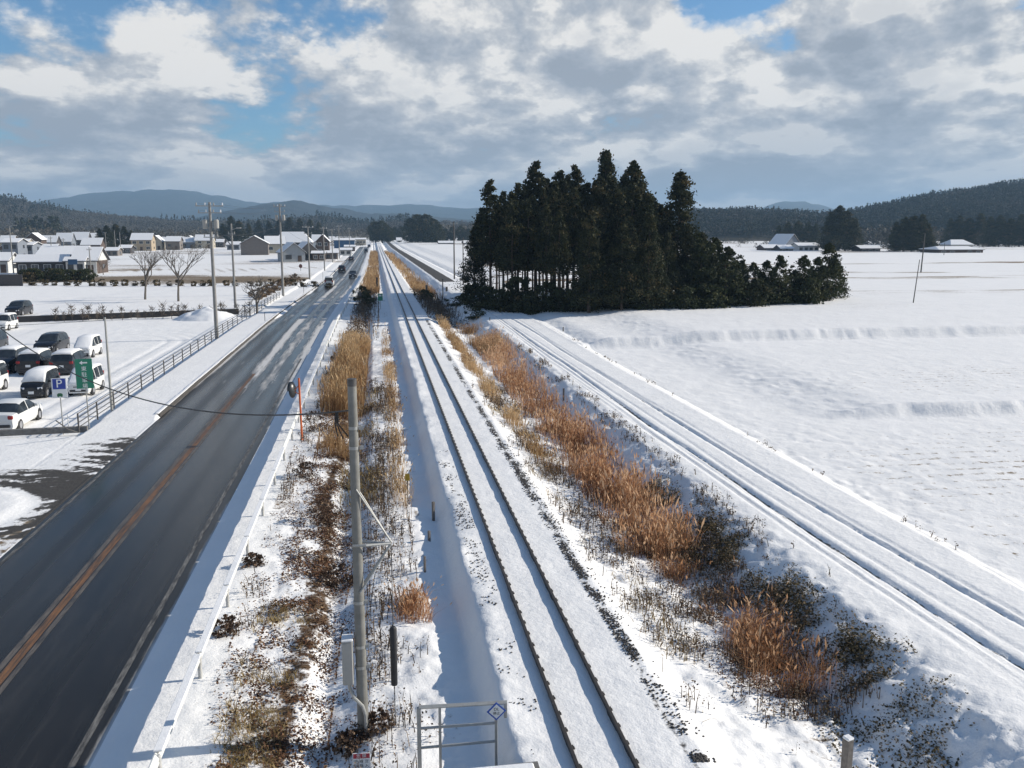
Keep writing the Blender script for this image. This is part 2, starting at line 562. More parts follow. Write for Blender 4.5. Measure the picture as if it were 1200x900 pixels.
nt.links.new(mx.outputs[2], bg.inputs['Color'])
bg.inputs['Strength'].default_value = .09

sun = bpy.data.lights.new('sun', 'SUN')
sun.energy = 5.0; sun.angle = R(.5); sun.color = (1.0, .93, .83)
so = bpy.data.objects.new('sun', sun); COL.objects.link(so)
# light travels toward -X and down
so.rotation_euler = (0, R(90) - SUN_EL, R(90) - SUN_AZ)
so.location = (60, 40, 60)

# ------------------------------------------------------------------ terrain
_RY = [-50, 60, 100, 130, 165, 200, 300, 450, 700, 5000]
_RS = [0, 0, .1, .6, 1.5, 2.1, 2.5, 2.9, 3.2, 3.4]


def road_shift(Y):
    return np.interp(Y, _RY, _RS)


def road_c(Y):
    return -8.45 + road_shift(Y)


def farm_shift(Y):
    return np.interp(Y, [-50, 120, 200, 300, 500, 5000], [0, 0, -.3, -1.0, -2.4, -3])


def left_w(X):
    return 1 - sst(-2.0, 1.6, X)


KX = [-14.78, -14.55, -11.75, -11.62, -5.35, -5.0, -4.1, -3.2, -1.5, -1.0, -.55, 0, 1.0, 1.7, 2.3, 2.72, 2.95, 6.2, 7.1, 8.3, 9.4, 10.4, 12.4, 12.9, 17.6, 18.7]
KZ = [-.78, -.34, -.31, -.50, -.50, -.40, -.40, -.44, -.62, -.92, -.82, -.56, -.56, -.60, -.66, -.03, 0, 0, -.42, -.72, -.98, -.98, -.03, .03, .03, -.42]
W0 = at(0, 378, -.78); W1 = at(215, 370, -.78)          # foot of the car-park wall
T1a = at(690, 403, 0); T1b = at(1200, 393, 0)            # paddy banks
T2a = at(915, 489, -.3); T2b = at(1200, 482, -.3)


def sdist(X, Y, a, b):
    dx, dy = b[0] - a[0], b[1] - a[1]
    l = math.hypot(dx, dy)
    return ((X - a[0]) * (-dy) + (Y - a[1]) * dx) / l


def rut_drift(Y):
    return .95 * np.exp(-(np.maximum(Y, 12) - 12) / 16.0)


def gz(X, Y, fine=True):
    X = np.asarray(X, float); Y = np.asarray(Y, float)
    Xs = X - road_shift(Y) * left_w(X) - farm_shift(Y) * sst(5.5, 8, X)
    z = np.interp(Xs, KX, KZ)
    # left: side street, car park, field behind its wall
    left = sst(-14.55, -14.78, Xs)
    dwall = sdist(X, Y, W0, W1)
    park = -.78 + sst(.0, .35, dwall) * .66
    park = np.where(Y < 47.0, -.50, park)
    z = z * (1 - left) + park * left
    mouth = sst(-11.4, -11.8, Xs) * sst(51, 50, Y) * (1 - left)
    z = z * (1 - mouth) + (-.5) * mouth
    isl = sst(3.1, 2.8, np.hypot(X + 15.9, Y - 34.3)) * sst(-12.3, -12.6, Xs)
    z = z + isl * .12
    # right: terraced paddies, uneven banks
    rgt = sst(17.9, 18.9, Xs)
    j = (fbm(X * .5, Y * .5, 31) - .5) * 1.6
    e1 = sdist(X, Y, T1a, T1b) + j * .35; e2 = sdist(X, Y, T2a, T2b) + j * .3
    g1 = sst(17, 21, Xs); g2 = sst(23, 30, Xs)
    t1 = sst(-.65, .45, e1) * g1
    t2 = sst(-.5, .35, e2) * g2
    z = z + t1 * .60 + t2 * .46 + .32 * g1 * np.exp(-((e1 - .5) / .8) ** 2) + .24 * g2 * np.exp(-((e2 - .4) / .6) ** 2)
    if fine:
        near = np.exp(-Y / 140.0)
        rough = np.interp(Xs, [-14.6, -11.7, -11.6, -5.2, -4.9, -3.4, -2.6, 1.6, 2.1, 2.6, 3.1, 3.4, 5.1, 6.4, 7.0, 11.6, 12.6, 13.2, 17.2, 18.6, 24],
                          [.012, .012, 0, 0, .02, .06, .15, .15, .06, .07, .06, .018, .02, .055, .18, .26, .14, .02, .02, .05, .035])
        rough = np.where(Xs < -14.8, .03, rough)
        z = z + (fbm(X * 1.3, Y * 1.3, 3, 5) - .5) * rough * 1.8 + (fbm(X * 5.5, Y * 5.5, 9, 3) - .5) * rough * .75 * np.minimum(1, 40 / np.maximum(Y, 1))
        # embankment edge wanders
        e = np.exp(-((Xs - 2.6) / .35) ** 2) * (fbm(X * .8, Y * .6, 44) - .5) * .35
        z = z + e
        # trampled / ploughed field right
        tr = rgt * sst(.50, .68, fbm(X * .055, Y * .055, 77, 3)) * sst(75, 45, Y) * .7
        ridg = np.abs(fbm(X * .9, Y * 1.3, 61, 3) - .5) * 2
        z = z - tr * sst(.22, .0, ridg) * .06 + tr * (fbm(X * 2.6, Y * 2.6, 62, 3) - .5) * .09
        furrow = rgt * sst(70, 30, Y) * (np.sin(sdist(X, Y, T2a, T2b) * 3.4 + fbm(X * .12, Y * .12, 5) * 6) * .5 + .5)
        z = z + furrow * .022
        bank = (t1 * (1 - t1) * 4 + t2 * (1 - t2) * 4)
        z = z + bank * ((fbm(X * .45, Y * 1.4, 15, 3) - .5) * .16 + (fbm(X * 2.3, Y * 2.3, 16, 2) - .5) * .12)
        # tractor ruts in the farm road
        for rx, wd, dp in ((13.65, .09, .06), (13.95, .10, .10), (14.35, .06, .045), (15.45, .11, .10), (15.75, .07, .045), (13.25, .07, .04), (13.05, .06, .03), (17.75, .12, .06)):
            wob = (fbm(Y * .07 + rx * 9, Y * 0 + rx, 23, 2) - .5) * .5
            z = z - dp * np.exp(-((Xs - rx - rut_drift(Y) - wob) / wd) ** 2) * sst(230, 60, Y)
        # car-park tyre tracks: a loop along the fence that swings round at the far end
        for rad in (11.8, 9.3):
            for o_ in (-.7, .7):
                rr_ = rad + o_
                dd_ = np.where(Y < 88, np.abs(X + 28 - rr_), np.where(X < -28, np.abs(Y - 88 - rr_), np.abs(np.hypot(X + 28, Y - 88) - rr_)))
                z = z - .06 * np.exp(-(dd_ / .22) ** 2) * (Xs < -15.0) * (Y > 52) * (Y < 100)
        for yy_ in (68.5, 71.5, 84, 86):
            z = z - .05 * np.exp(-((Y - yy_ - .04 * X - .6 * np.sin(X * .2)) / .25) ** 2) * (Xs < -16)
    z = np.where((Xs > -11.5) & (Xs < -5.45), z - .05, z)
    return z


def gz1(x, y):
    return float(gz(np.array([x]), np.array([y]))[0])


def build_ground():
    xs = [np.linspace(-9000, -420, 14), -np.geomspace(400, 62, 46), np.arange(-60, -40, .4), np.arange(-40, -14.9, .2), np.arange(-14.9, -14.3, .1), np.arange(-14.3, -11.9, .3), np.arange(-11.9, -11.4, .06),
          np.arange(-11.4, -5.6, .8), np.arange(-5.6, 19.5, .09), np.arange(19.5, 46, .16), np.arange(46, 100, .3), np.geomspace(100.4, 400, 60), np.linspace(450, 9000, 14)]
    xs = np.unique(np.round(np.concatenate(xs), 3))
    ys = [-60, -20, 0, 8, 11]
    y = 12.0
    while y < 9000:
        ys.append(y)
        y += max(.085, y * (.0055 if y < 110 else (.011 if y < 300 else .05)))
    ys = np.array(ys)
    X, Y = np.meshgrid(xs, ys)
    Z = gz(X, Y)
    # far valley floor rises a little so it meets the feet of the hills
    Z = Z + 4.0 * sst(500, 1600, np.hypot(X, Y))
    Xs = X - road_shift(Y) * left_w(X) - farm_shift(Y) * sst(5.5, 8, X)
    B = np.zeros_like(X); S = np.zeros_like(X)

    def put(mask, soil):
        nonlocal B, S
        S = np.where(mask > B, soil, S)
        B = np.maximum(B, mask)
    n = fbm(X * .6, Y * .6, 101, 4)
    n2 = fbm(X * .25, Y * .12, 103, 3)
    # verge between the guard rail and the railway
    put(np.where((Xs > -3.7) & (Xs < 1.9), .31 + .42 * (n - .5), 0), .10 + .35 * n2)
    band = np.exp(-((Xs + 1.7 + (n2 - .5) * 1.4) / .62) ** 2)
    put(band * .60 * sst(110, 60, Y), .03 + .1 * n)
    put(np.exp(-((Xs + 1.0) / .3) ** 2) * .36, .05)
    put(np.exp(-((Xs + 2.55 + (n - .5)) / .5) ** 2) * .5 * sst(24, 18, Y), .42)
    # ditch with reeds
    put(np.exp(-((Xs - 9.7) / 1.6) ** 2) * (.42 + .3 * (n - .5)), .02 + .2 * n2)
    put(np.exp(-((Xs - 7.4) / .9) ** 2) * (.33 + .45 * (n - .5)), .25)
    put(np.exp(-((Xs - 11.9) / .45) ** 2) * (.20 + .4 * (n - .5)), .3)
    # ballast shoulder where stones lie open
    put(np.exp(-((Xs - 5.95 + (n - .5) * .4) / .13) ** 2) * (.52 + .25 * (n - .5)) * sst(90, 50, Y), .98)
    # wheel ruts of the farm road, worn through in places
    for rx, wd, am in ((13.95, .075, .62), (13.7, .05, .36), (15.45, .07, .50), (14.35, .04, .3)):
        wob = (fbm(Y * .07 + rx * 9, Y * 0 + rx, 23, 2) - .5) * .5
        put(np.exp(-((Xs - rx - rut_drift(Y) - wob) / wd) ** 2) * am * (.55 + .9 * fbm(Y * .15, X * 0 + rx, 7)), .88)
    # asphalt showing on the far stretch of the farm road
    put(np.where((Xs > 12.9) & (Xs < 15.9) & (Y > 172), .75, 0), .95)
    # kerb-side grit of the main road
    put(np.exp(-((Xs + 11.55) / .16) ** 2) * .5 * sst(48, 52, Y), .95)
    # side street mouth: tyre-swept arcs
    c1 = np.hypot(X + 15.9, Y - 34.3); c2 = np.hypot(X + 15.6, Y - 52.6)
    inm = (Xs < -11.3) & (Y < 49.5) & (Y > 31)
    arcs = .40 * np.exp(-((c1 - 5.2) / 1.5) ** 2) + .33 * np.exp(-((c2 - 6.1) / 1.1) ** 2)
    streak = .5 + 1.0 * fbm(c1 * 2.6, np.arctan2(Y - 32, X + 16.4) * .9, 55, 3)
    dx_ = np.maximum(0, -11.55 - Xs)
    stk = np.where(dx_ < 0, 0, fbm(c1 * 3.4, np.arctan2(Y - 34.3, X + 15.9) * 1.1, 55, 3))
    stk2 = fbm(c2 * 5.5, np.arctan2(Y - 52.6, X + 15.6) * 1.1, 57, 3)
    dr = .72 * np.exp(-dx_ / 3.0) * sst(47.5, 44.5, Y) + .46 * np.exp(-((c1 - 4.9) / 1.5) ** 2) + .20 * np.exp(-((c2 - 7.5) / 1.6) ** 2) * np.exp(-dx_ / 5)
    put(np.where(inm, (dr * 1.25 * (.60 + 1.2 * (stk - .5) + .8 * (stk2 - .5)) + .10 * sst(.2, .5, dr)) * sst(3.0, 3.6, c1), 0), .97)
    put(np.where((Xs < -11.6) & (Xs > -12.3) & (Y < 33), .5, 0), .3)
    # stubble and weedy strips in the far fields
    far_l = (Xs < -15) & (Y > 125)
    strips = fbm(X * .02, Y * .11, 88, 3)
    p1 = np.exp(-((Y - 200 - X * .05) / 34) ** 2) * sst(-100, -70, X + 25 * (n2 - .5))
    put(np.where(far_l, p1 * (.66 + 1.2 * (fbm(X * .035, Y * .05, 188, 4) - .5)), 0), .55)
    rows = np.sin((X + Y * .25) * 2.2) * .5 + .5
    put(np.where(far_l & (Y < 300), np.exp(-((Y - 240) / 30) ** 2) * (.30 + .22 * rows + .8 * (fbm(X * .05, Y * .05, 189, 3) - .5)), 0), .5)
    put(np.where((Xs < -12) & (Y > 255), .38 + .8 * (fbm(X * .03, Y * .05, 91, 4) - .5), 0), .35)
    put(np.where((X > 30) & (Y > 330), .34 + .8 * (fbm(X * .02, Y * .03, 92, 4) - .5), 0), .4)
    far_r = (X > 24) & (Y > 95)
    d1 = sdist(X, Y, T1a, T1b)
    for dd, ww, am in ((46, 4, .36), (50, 2, .42), (88, 9, .46), (110, 6, .42), (160, 12, .42)):
        put(np.where(far_r, np.exp(-((d1 - dd + (fbm(X * .02, Y * .05, 95) - .5) * 9) / ww) ** 2) * (am + .06 + 1.1 * (fbm(X * .06, Y * .16, 90 + int(dd), 4) - .52)), 0), .48)
    rowp = np.sin(sdist(X, Y, T2a, T2b) * 7.0 + 2.5 * fbm(X * .1, Y * .1, 143))
    put(np.where((Xs > 20) & (Y < 130), .20 + .16 * rowp + .55 * (fbm(X * .05, Y * .09, 141, 4) - .5), 0), .5)
    # bank weeds
    put(np.where(X > 20, np.exp(-((d1 + .3) / .9) ** 2) * (.10 + .75 * (fbm(X * .12, Y * .12, 66, 3) - .5)), 0), .4)
    put(np.where(X > 26, np.exp(-((sdist(X, Y, T2a, T2b) + .2) / .8) ** 2) * (.04 + .7 * (fbm(X * .15, Y * .15, 67, 3) - .5)), 0), .35)
    # grove floor
    gx, gy = at(770, 352)
    put(np.exp(-(((X - gx) / 30) ** 2 + ((Y - gy) / 16) ** 2) ** 2) * .40, .05)
    nr, nc = X.shape
    idx = np.arange(nr * nc).reshape(nr, nc)
    F_ = np.stack([idx[:-1, :-1], idx[:-1, 1:], idx[1:, 1:], idx[1:, :-1]], -1).reshape(-1, 4)
    me = np_mesh('ground', np.stack([X, Y, Z], -1).reshape(-1, 3), [F_], True)
    attr(me, 'bare', B.ravel()); attr(me, 'soil', S.ravel())
    return tag(link('ground', me, M['ground']), kind='structure')


build_ground()


# ------------------------------------------------------------------ main road
def ribbon(name, u0, u1, y0, y1, z, mat, nu=2, dy=1.5, parent=None, breaks=None):
    ys = np.arange(y0, y1 + dy * .5, dy)
    us = np.linspace(u0, u1, nu)
    U, Y = np.meshgrid(us, ys)
    X = road_c(Y) + U
    Z = np.full_like(X, z)
    nr, nc = X.shape
    idx = np.arange(nr * nc).reshape(nr, nc)
    F_ = np.stack([idx[:-1, :-1], idx[:-1, 1:], idx[1:, 1:], idx[1:, :-1]], -1).reshape(-1, 4)
    if breaks is not None:
        F_ = F_[breaks(ys[:-1])]
    me = np_mesh(name, np.stack([X, Y, Z], -1).reshape(-1, 3), [F_])
    return tag(link(name, me, mat, parent), kind='structure')


def build_road():
    ys = [2.0]
    while ys[-1] < 900: ys.append(ys[-1] + max(.35, ys[-1] * .008))
    ys = np.array(ys)
    us = np.linspace(-3.2, 3.2, 44)
    U, Y = np.meshgrid(us, ys)
    # ragged snow edges
    X = road_c(Y) + U
    Z = np.full_like(X, -.485) - .012 * (U / 3.2) ** 2
    nse = fbm(U * 1.2 + 9, Y * .05, 12, 4)
    near = sst(62, 44, Y)
    wheel = np.exp(-((U + 2.25) / .42) ** 2) + np.exp(-((U + .85) / .40) ** 2) + np.exp(-((U - .75) / .42) ** 2) + np.exp(-((U - 2.05) / .42) ** 2)
    wheel = np.clip(wheel, 0, 1)
    leftlane = sst(.3, -.3, U)
    s = (.56 - .44 * wheel * (.55 + .6 * nse) - leftlane * .16) * (1 - near)
    s = s + .16 * (1 - near) * np.exp(-((Y - 122) / 26) ** 2)
    s = s + np.where(U > .2, .14 * np.exp(-((Y - 78) / 26) ** 2), 0)
    s = s * np.where(Y > 170, .72, 1)
    cen = np.exp(-(U / .30) ** 2) * .40 * sst(60, 80, Y)
    s = s + cen
    edge = sst(2.75, 3.15, np.abs(U) + (nse - .5) * .7)
    s = s + edge * np.where(U > 0, .62, .5) * np.where((Y < 50) & (U < 0), .15, 1)
    s = np.where(near > .5, np.maximum(s, edge * .4), s)
    nr, nc = X.shape
    idx = np.arange(nr * nc).reshape(nr, nc)
    F_ = np.stack([idx[:-1, :-1], idx[:-1, 1:], idx[1:, 1:], idx[1:, :-1]], -1).reshape(-1, 4)
    me = np_mesh('road', np.stack([X, Y, Z], -1).reshape(-1, 3), [F_], True)
    attr(me, 'snow', s.ravel()); attr(me, 'wet', np.clip(.45 + .5 * wheel + .15 * near + .5 * (nse - .5), 0, 1).ravel())
    tag(link('road', me, M['asphalt']), kind='structure')
    # painted lines sit 4 mm above the asphalt
    tag(ribbon('road_marking', -.11, .11, 3, 66, -.4815, M['orange_paint']), kind='structure')
    tag(ribbon('road_marking', -.30, -.15, 3, 60, -.4815, M['seam']), kind='structure')
    tag(ribbon('road_marking', .15, .28, 3, 60, -.4815, M['seam']), kind='structure')
    tag(ribbon('road_marking', 2.66, 2.80, 3, 74, -.490, M['white_paint']), kind='structure')
    tag(ribbon('road_marking', -3.02, -2.88, 3, 54, -.492, M['white_paint']), kind='structure')


build_road()

# kerb on the left of the road
kb = MB()
y = 51.0
while y < 420:
    st = 2.0 if y < 150 else 6.0
    c = float(road_c(y + st / 2)) - 3.22
    kb.box((c, y + st / 2, -.40), (.15, st - .03, .22), 0, .015)
    y += st
tag(kb.build('kerb', M['kerb_dirt']), kind='structure')
ks = MB()
y = 51.0
while y < 300:
    c = float(road_c(y + 1)) - 3.26 - .02 * random.random()
    ks.box((c - .05, y + 1, -.275), (.16 + .05 * random.random(), 2.0, .05), 0, .02)
    y += 2.0
tag(ks.build('kerb_snow', M['snow']), kind='structure')
# low dark kerb wall along the side street
kw = MB()
p0 = at(-70, 512, -.5); p1 = at(103, 504, -.5)
L = math.hypot(p1[0] - p0[0], p1[1] - p0[1]); a = math.atan2(p1[1] - p0[1], p1[0] - p0[0])
kw.box(((p0[0] + p1[0]) / 2, (p0[1] + p1[1]) / 2, -.44), (L, .22, .32), a, .02)
tag(kw.build('side_street_kerb', M['concrete_dark']), kind='structure')


# ------------------------------------------------------------------ railway
def rail_profile(x):
    return [(x - .06, -.04), (x + .06, -.04), (x + .06, -.025), (x + .012, 0), (x + .012, .07), (x + .036, .085), (x + .036, .118), (x + .028, .124),
            (x - .028, .124), (x - .036, .118), (x - .036, .085), (x - .012, .07), (x - .012, 0), (x - .06, -.025)]


clip_me = MB()
clip_me.box((0, 0, -.005), (.05, .085, .035), 0, .01)
clip_me.tube([(-.02, 0, .02), (-.02, 0, .055)], .016, 6)
clip_me = clip_me.mesh('rail_clip')
clip_me.materials.append(M['rail'])
for x, side in ((3.745, 'rusty black rail on the road side of the single track'), (4.812, 'rusty black rail on the farm track side of the single track')):
    r = MB()
    r.prism([(px - x, pz) for px, pz in rail_profile(x)], 0, 900)
    root = tag(r.build('rail', M['rail']), side, 'rail', 'rails of the single railway track')
    root.location = (x, -2, 0.0)
    clips = MB()
    for k in range(330):
        y = 14.0 + k * .62
        if k < 60:
            for sx in (.078,):
                o = link('rail_clip', clip_me, None, root)
                o.location = (sx, y + 2, .045)
        else:
            clips.box((.078, y + 2, .04), (.05, .09, .04))
    tag(clips.build('rail_clip', M['rail'], root), kind='stuff')


# ------------------------------------------------------------------ scattered plants (numpy)
def stems(bx, by, h, wd, lean, tone, plume=None, seed=1, zoff=0.0):
    """thin bent blades; returns V, F4, F3, tone"""
    g = np.random.default_rng(seed)
    n = len(bx)
    bz = gz(bx, by) - .03 + zoff
    ang = g.uniform(0, 2 * np.pi, n)
    face = g.uniform(0, np.pi, n)
    lx, ly = np.cos(ang) * lean * h, np.sin(ang) * lean * h
    wx, wy = np.cos(face) * wd / 2, np.sin(face) * wd / 2
    B = np.stack([bx, by, bz], 1)
    Wv = np.stack([wx, wy, np.zeros(n)], 1)
    m = B + np.stack([lx * .3, ly * .3, h * .58], 1)
    t = B + np.stack([lx, ly, h], 1)
    V = np.stack([B - Wv, B + Wv, m - Wv * .8, m + Wv * .8, t], 1).reshape(-1, 3)
    i = np.arange(n)[:, None] * 5
    F4 = i + np.array([[0, 1, 3, 2]]); F3 = i + np.array([[2, 3, 4]])
    T = np.repeat(tone, 5)
    if plume is not None:
        k = np.where(g.random(n) < plume)[0]
        pl = g.uniform(.16, .34, len(k)) * np.clip(h[k], .5, 1.6)
        pw = g.uniform(.015, .04, len(k))
        dirn = np.stack([lx[k] * .6 / h[k], ly[k] * .6 / h[k], np.full(len(k), .85)], 1)
        dirn += g.normal(0, .25, dirn.shape)
        side = np.stack([np.cos(face[k] + .7), np.sin(face[k] + .7), np.zeros(len(k))], 1) * pw[:, None]
        b0 = t[k] - dirn * pl[:, None] * .3
        VV = np.stack([b0, b0 + dirn * pl[:, None] * .5 + side, b0 + dirn * pl[:, None], b0 + dirn * pl[:, None] * .5 - side], 1).reshape(-1, 3)
        o = len(V)
        F4 = np.concatenate([F4, o + np.arange(len(k))[:, None] * 4 + np.array([[0, 1, 2, 3]])])
        V = np.concatenate([V, VV]); T = np.concatenate([T, np.repeat(np.clip(tone[k] + .25, 0, 1), 4)])
    return V, F4, F3, T


def leaf_quads(P, size, tone, seed=2, flat=.5):
    g = np.random.default_rng(seed)
    n = len(P)
    nrm = g.normal(0, 1, (n, 3)); nrm[:, 2] = np.abs(nrm[:, 2]) + flat
    nrm /= np.linalg.norm(nrm, axis=1)[:, None]
    a = np.cross(nrm, g.normal(0, 1, (n, 3))); a /= np.linalg.norm(a, axis=1)[:, None] + 1e-9
    b = np.cross(nrm, a)
    s = size[:, None] * .5
    V = np.stack([P - a * s * 1.25, P - b * s * .8, P + a * s * 1.25 + nrm * s * .3, P + b * s * .8], 1).reshape(-1, 3)
    F4 = np.arange(n)[:, None] * 4 + np.array([[0, 1, 2, 3]])
    return V, F4, np.repeat(tone, 4)


class Cloud:
    def __init__(s): s.V, s.F4, s.F3, s.T, s.n = [], [], [], [], 0

    def add(s, V, F4, F3, T):
        s.V.append(V); s.T.append(T)
        if F4 is not None: s.F4.append(F4 + s.n)
        if F3 is not None: s.F3.append(F3 + s.n)
        s.n += len(V)

    def build(s, name, mat, parent=None):
        fs = []
        if s.F4: fs.append(np.concatenate(s.F4))
        if s.F3: fs.append(np.concatenate(s.F3))
        me = np_mesh(name, np.concatenate(s.V), fs)
        attr(me, 'tone', np.concatenate(s.T))
        return link(name, me, mat, parent)


def band_pts(n, y0, y1, xc, half, seed, clump=.5, csc=.5, power=1.0):
    """random ground points along a band X = xc(Y) +- half, thinned by a noise into clumps"""
    g = np.random.default_rng(seed)
    yy = y0 + (y1 - y0) * g.random(n * 3) ** power
    xx = xc(yy) + g.normal(0, 1, n * 3).clip(-1.8, 1.8) * half * .55
    keep = fbm(xx * csc, yy * csc, seed + 5, 3) + g.normal(0, .06, n * 3) > clump
    xx, yy = xx[keep][:n], yy[keep][:n]
    return xx, yy


def reeds(name, mat, n, y0, y1, xc, half, hmin, hmax, seed, plume=.5, clump=.42, lean=.22, wd=.022, power=1.0, csc=.5, tone=(.5, .22)):
    bx, by = band_pts(int(n * 1.5), y0, y1, xc, half, seed, clump + .03, csc, power)
    g = np.random.default_rng(seed + 99)
    n = len(bx)
    hn = fbm(bx * .7, by * .7, seed + 3, 2)
    h = (hmin + (hmax - hmin) * g.random(n)) * (.65 + .7 * hn)
    c = Cloud()
    w_ = wd * .8 * (1 + np.maximum(by - 30, 0) / 80.0)
    c.add(*stems(bx, by, h, w_ * g.uniform(.7, 1.3, n), np.abs(g.normal(0, lean, n)), np.clip(g.normal(tone[0], tone[1], n) + (hn - .5) * .6 + (fbm(bx * .5, by * .22, seed + 8, 3) - .5) * .9, 0, 1), plume, seed))
    return tag(c.build(name, mat), kind='stuff')


ic = lambda ys, xs: (lambda q: np.interp(q, ys, xs))
# ditch on the far side of the railway
reeds('rust_reed_bed', M['reed_red'], 4200, 26.8, 47, ic([26, 35, 47], [9.3, 9.7, 9.9]), 1.3, .35, 1.3, 21, .75, .47, .36, .017, 1.0, 1.0, (.58, .30))
reeds('dry_reed_bed', M['reed_red'], 3600, 44, 84, ic([42, 55, 84], [9.8, 10.0, 10.6]), 1.3, .35, 1.15, 22, .6, .46, .34, .02, 1.0, .6, (.62, .25))
reeds('dry_reed_bed', M['reed'], 2700, 36, 104, ic([38, 60, 100], [7.6, 7.3, 7.7]), .55, .3, .9, 23, .5, .44, .34, .02, 1.0, .6, (.6, .25))
reeds('dry_reed_bed', M['reed'], 1500, 76, 105, ic([70, 105], [10.6, 10.0]), 1.3, .4, 1.0, 24, .5, .53, .3, .02, 1.0, .3, (.5, .25))
reeds('rust_reed_bed', M['reed_red'], 1500, 18.0, 27.5, ic([18, 22, 27], [9.8, 9.9, 9.6]), .9, .35, .95, 25, .2, .48, .6, .013, 1.0, .9, (.42, .26))
reeds('dry_reed_bed', M['reed'], 3600, 152, 420, ic([152, 300, 420], [8.6, 7.6, 7.0]), 1.9, .5, 1.2, 26, .5, .46, .25, .03, 1.6, .12)
# verge between road and railway
reeds('tall_dry_grass', M['reed'], 5200, 50, 82, ic([48, 60, 82], [-1.7, -1.6, -1.35]), 1.15, .8, 1.6, 31, .5, .38, .2, .02, 1.0, .3)
reeds('tall_dry_grass', M['reed'], 700, 40, 52, ic([40, 52], [-1.5, -1.6]), 1.0, .3, .9, 38, .4, .52, .35)
reeds('tall_dry_grass', M['reed'], 4200, 150, 430, ic([150, 250, 430], [-.4, .2, .6]), 1.5, .6, 1.4, 32, .5, .38, .25, .03, 1.6, .12)
reeds('dry_grass_strip', M['reed'], 1500, 30, 95, ic([30, 60, 95], [1.15, 1.25, 1.3]), .45, .25, .75, 33, .5, .51, .35, .018, 1.0, .35, (.6, .25))
reeds('dry_grass_strip', M['tuft'], 900, 30, 60, ic([30, 60], [-.4, -.6]), .8, .2, .6, 34, .3, .53, .4)
reeds('straw_tufts', M['tuft'], 1600, 15.5, 24, ic([15, 24], [-2.5, -2.3]), .65, .08, .24, 35, .0, .54, 1.2, .02, 1.0, 1.2, (.55, .25))
reeds('straw_tufts', M['reed_red'], 420, 22.5, 24.2, ic([22, 25], [1.15, 1.1]), .45, .25, .55, 36, .3, .1, .6)
reeds('straw_tufts', M['tuft'], 1100, 16, 60, ic([16, 60], [7.6, 7.4]), .9, .15, .4, 37, .0, .55, .8)


def weeds(name, n, y0, y1, xc, half, hmin, hmax, seed, clump=.5):
    bx, by = band_pts(n, y0, y1, xc, half, seed, clump, .8)
    g = np.random.default_rng(seed + 9)
    n = len(bx)
    h = g.uniform(hmin, hmax, n)
    c = Cloud()
    c.add(*stems(bx, by, h, .018 * (1 + by / 60), np.abs(g.normal(0, .25, n)), g.uniform(0, .7, n), None, seed))
    # seed heads and shrivelled leaves
    m = n * 7
    k = g.integers(0, n, m)
    P = np.stack([bx[k] + g.normal(0, .05, m), by[k] + g.normal(0, .05, m), gz(bx[k], by[k]) + h[k] * g.uniform(.15, 1.0, m)], 1)
    V, F4, T = leaf_quads(P, g.uniform(.015, .05, m) * (1 + P[:, 1] / 60), g.uniform(0, .9, m), seed)
    c.add(V, F4, None, T)
    return tag(c.build(name, M['weed']), kind='stuff')


weeds('dead_weeds', 1300, 15.5, 60, ic([16, 60], [7.9, 7.5]), 1.3, .2, .55, 41, .54)
weeds('dead_weeds', 1500, 15.5, 60, ic([16, 60], [.5, .3]), .9, .25, .65, 42, .45)
weeds('dead_weeds', 300, 18, 75, ic([18, 75], [-3.3, -3.0]), .35, .2, .6, 43, .5)
weeds('dead_weeds', 420, 20, 75, ic([20, 75], [12.4, 12.4]), .5, .15, .4, 44, .5)
weeds('dead_weeds', 90, 20, 80, ic([20, 80], [18.3, 18.2]), .5, .1, .3, 45, .62)
weeds('dead_weeds', 1500, 17, 30, ic([17, 30], [9.9, 10.0]), 1.3, .15, .55, 48, .48)
weeds('dead_weeds', 700, 105, 150, ic([105, 150], [8.6, 8.6]), 2.2, .5, 1.1, 46, .35)
weeds('dead_weeds', 600, 85, 150, ic([85, 150], [-1.0, -.6]), 1.6, .4, 1.2, 47, .35)


def litter(name, n, y0, y1, xc, half, size, seed, mat, clump=.48, lift=.06, csc=.7, tone=(.4, .25)):
    bx, by = band_pts(n, y0, y1, xc, half, seed, clump, csc)
    g = np.random.default_rng(seed + 3)
    n = len(bx)
    P = np.stack([bx, by, gz(bx, by) + np.abs(g.normal(.02, lift, n))], 1)
    V, F4, T = leaf_quads(P, size * g.uniform(.6, 1.4, n), np.clip(g.normal(tone[0], tone[1], n), 0, 1), seed, .8)
    c = Cloud(); c.add(V, F4, None, T)
    return tag(c.build(name, mat), kind='stuff')


litter('fallen_leaves', 26000, 15.5, 64, ic([16, 22, 30, 40, 62], [-1.9, -1.8, -1.5, -1.6, -1.7]), 1.0, .058, 51, M['litter'], .50, .08, 1.0, (.5, .28))
litter('fallen_leaves', 6000, 15.5, 48, ic([15, 48], [-2.4, -2.7]), 1.0, .05, 52, M['litter'], .56, .04, 1.6)
litter('fallen_leaves', 3600, 15.5, 40, ic([15, 40], [-.6, -.6]), 1.1, .045, 53, M['litter'], .55, .03, 1.8)
litter('bramble_cover', 13000, 17.5, 34, ic([17, 24, 34], [11.4, 11.4, 11.2]), .75, .055, 54, M['olive'], .50, .16, 1.1, (.5, .28))
litter('bramble_cover', 3600, 14.5, 20, ic([14, 20], [11.0, 11.2]), 1.5, .05, 59, M['olive'], .55, .08, 1.1, (.55, .28))
litter('bramble_cover', 7000, 25, 34, ic([25, 34], [10.5, 10.9]), .9, .05, 55, M['olive'], .46, .24, .9, (.45, .3))
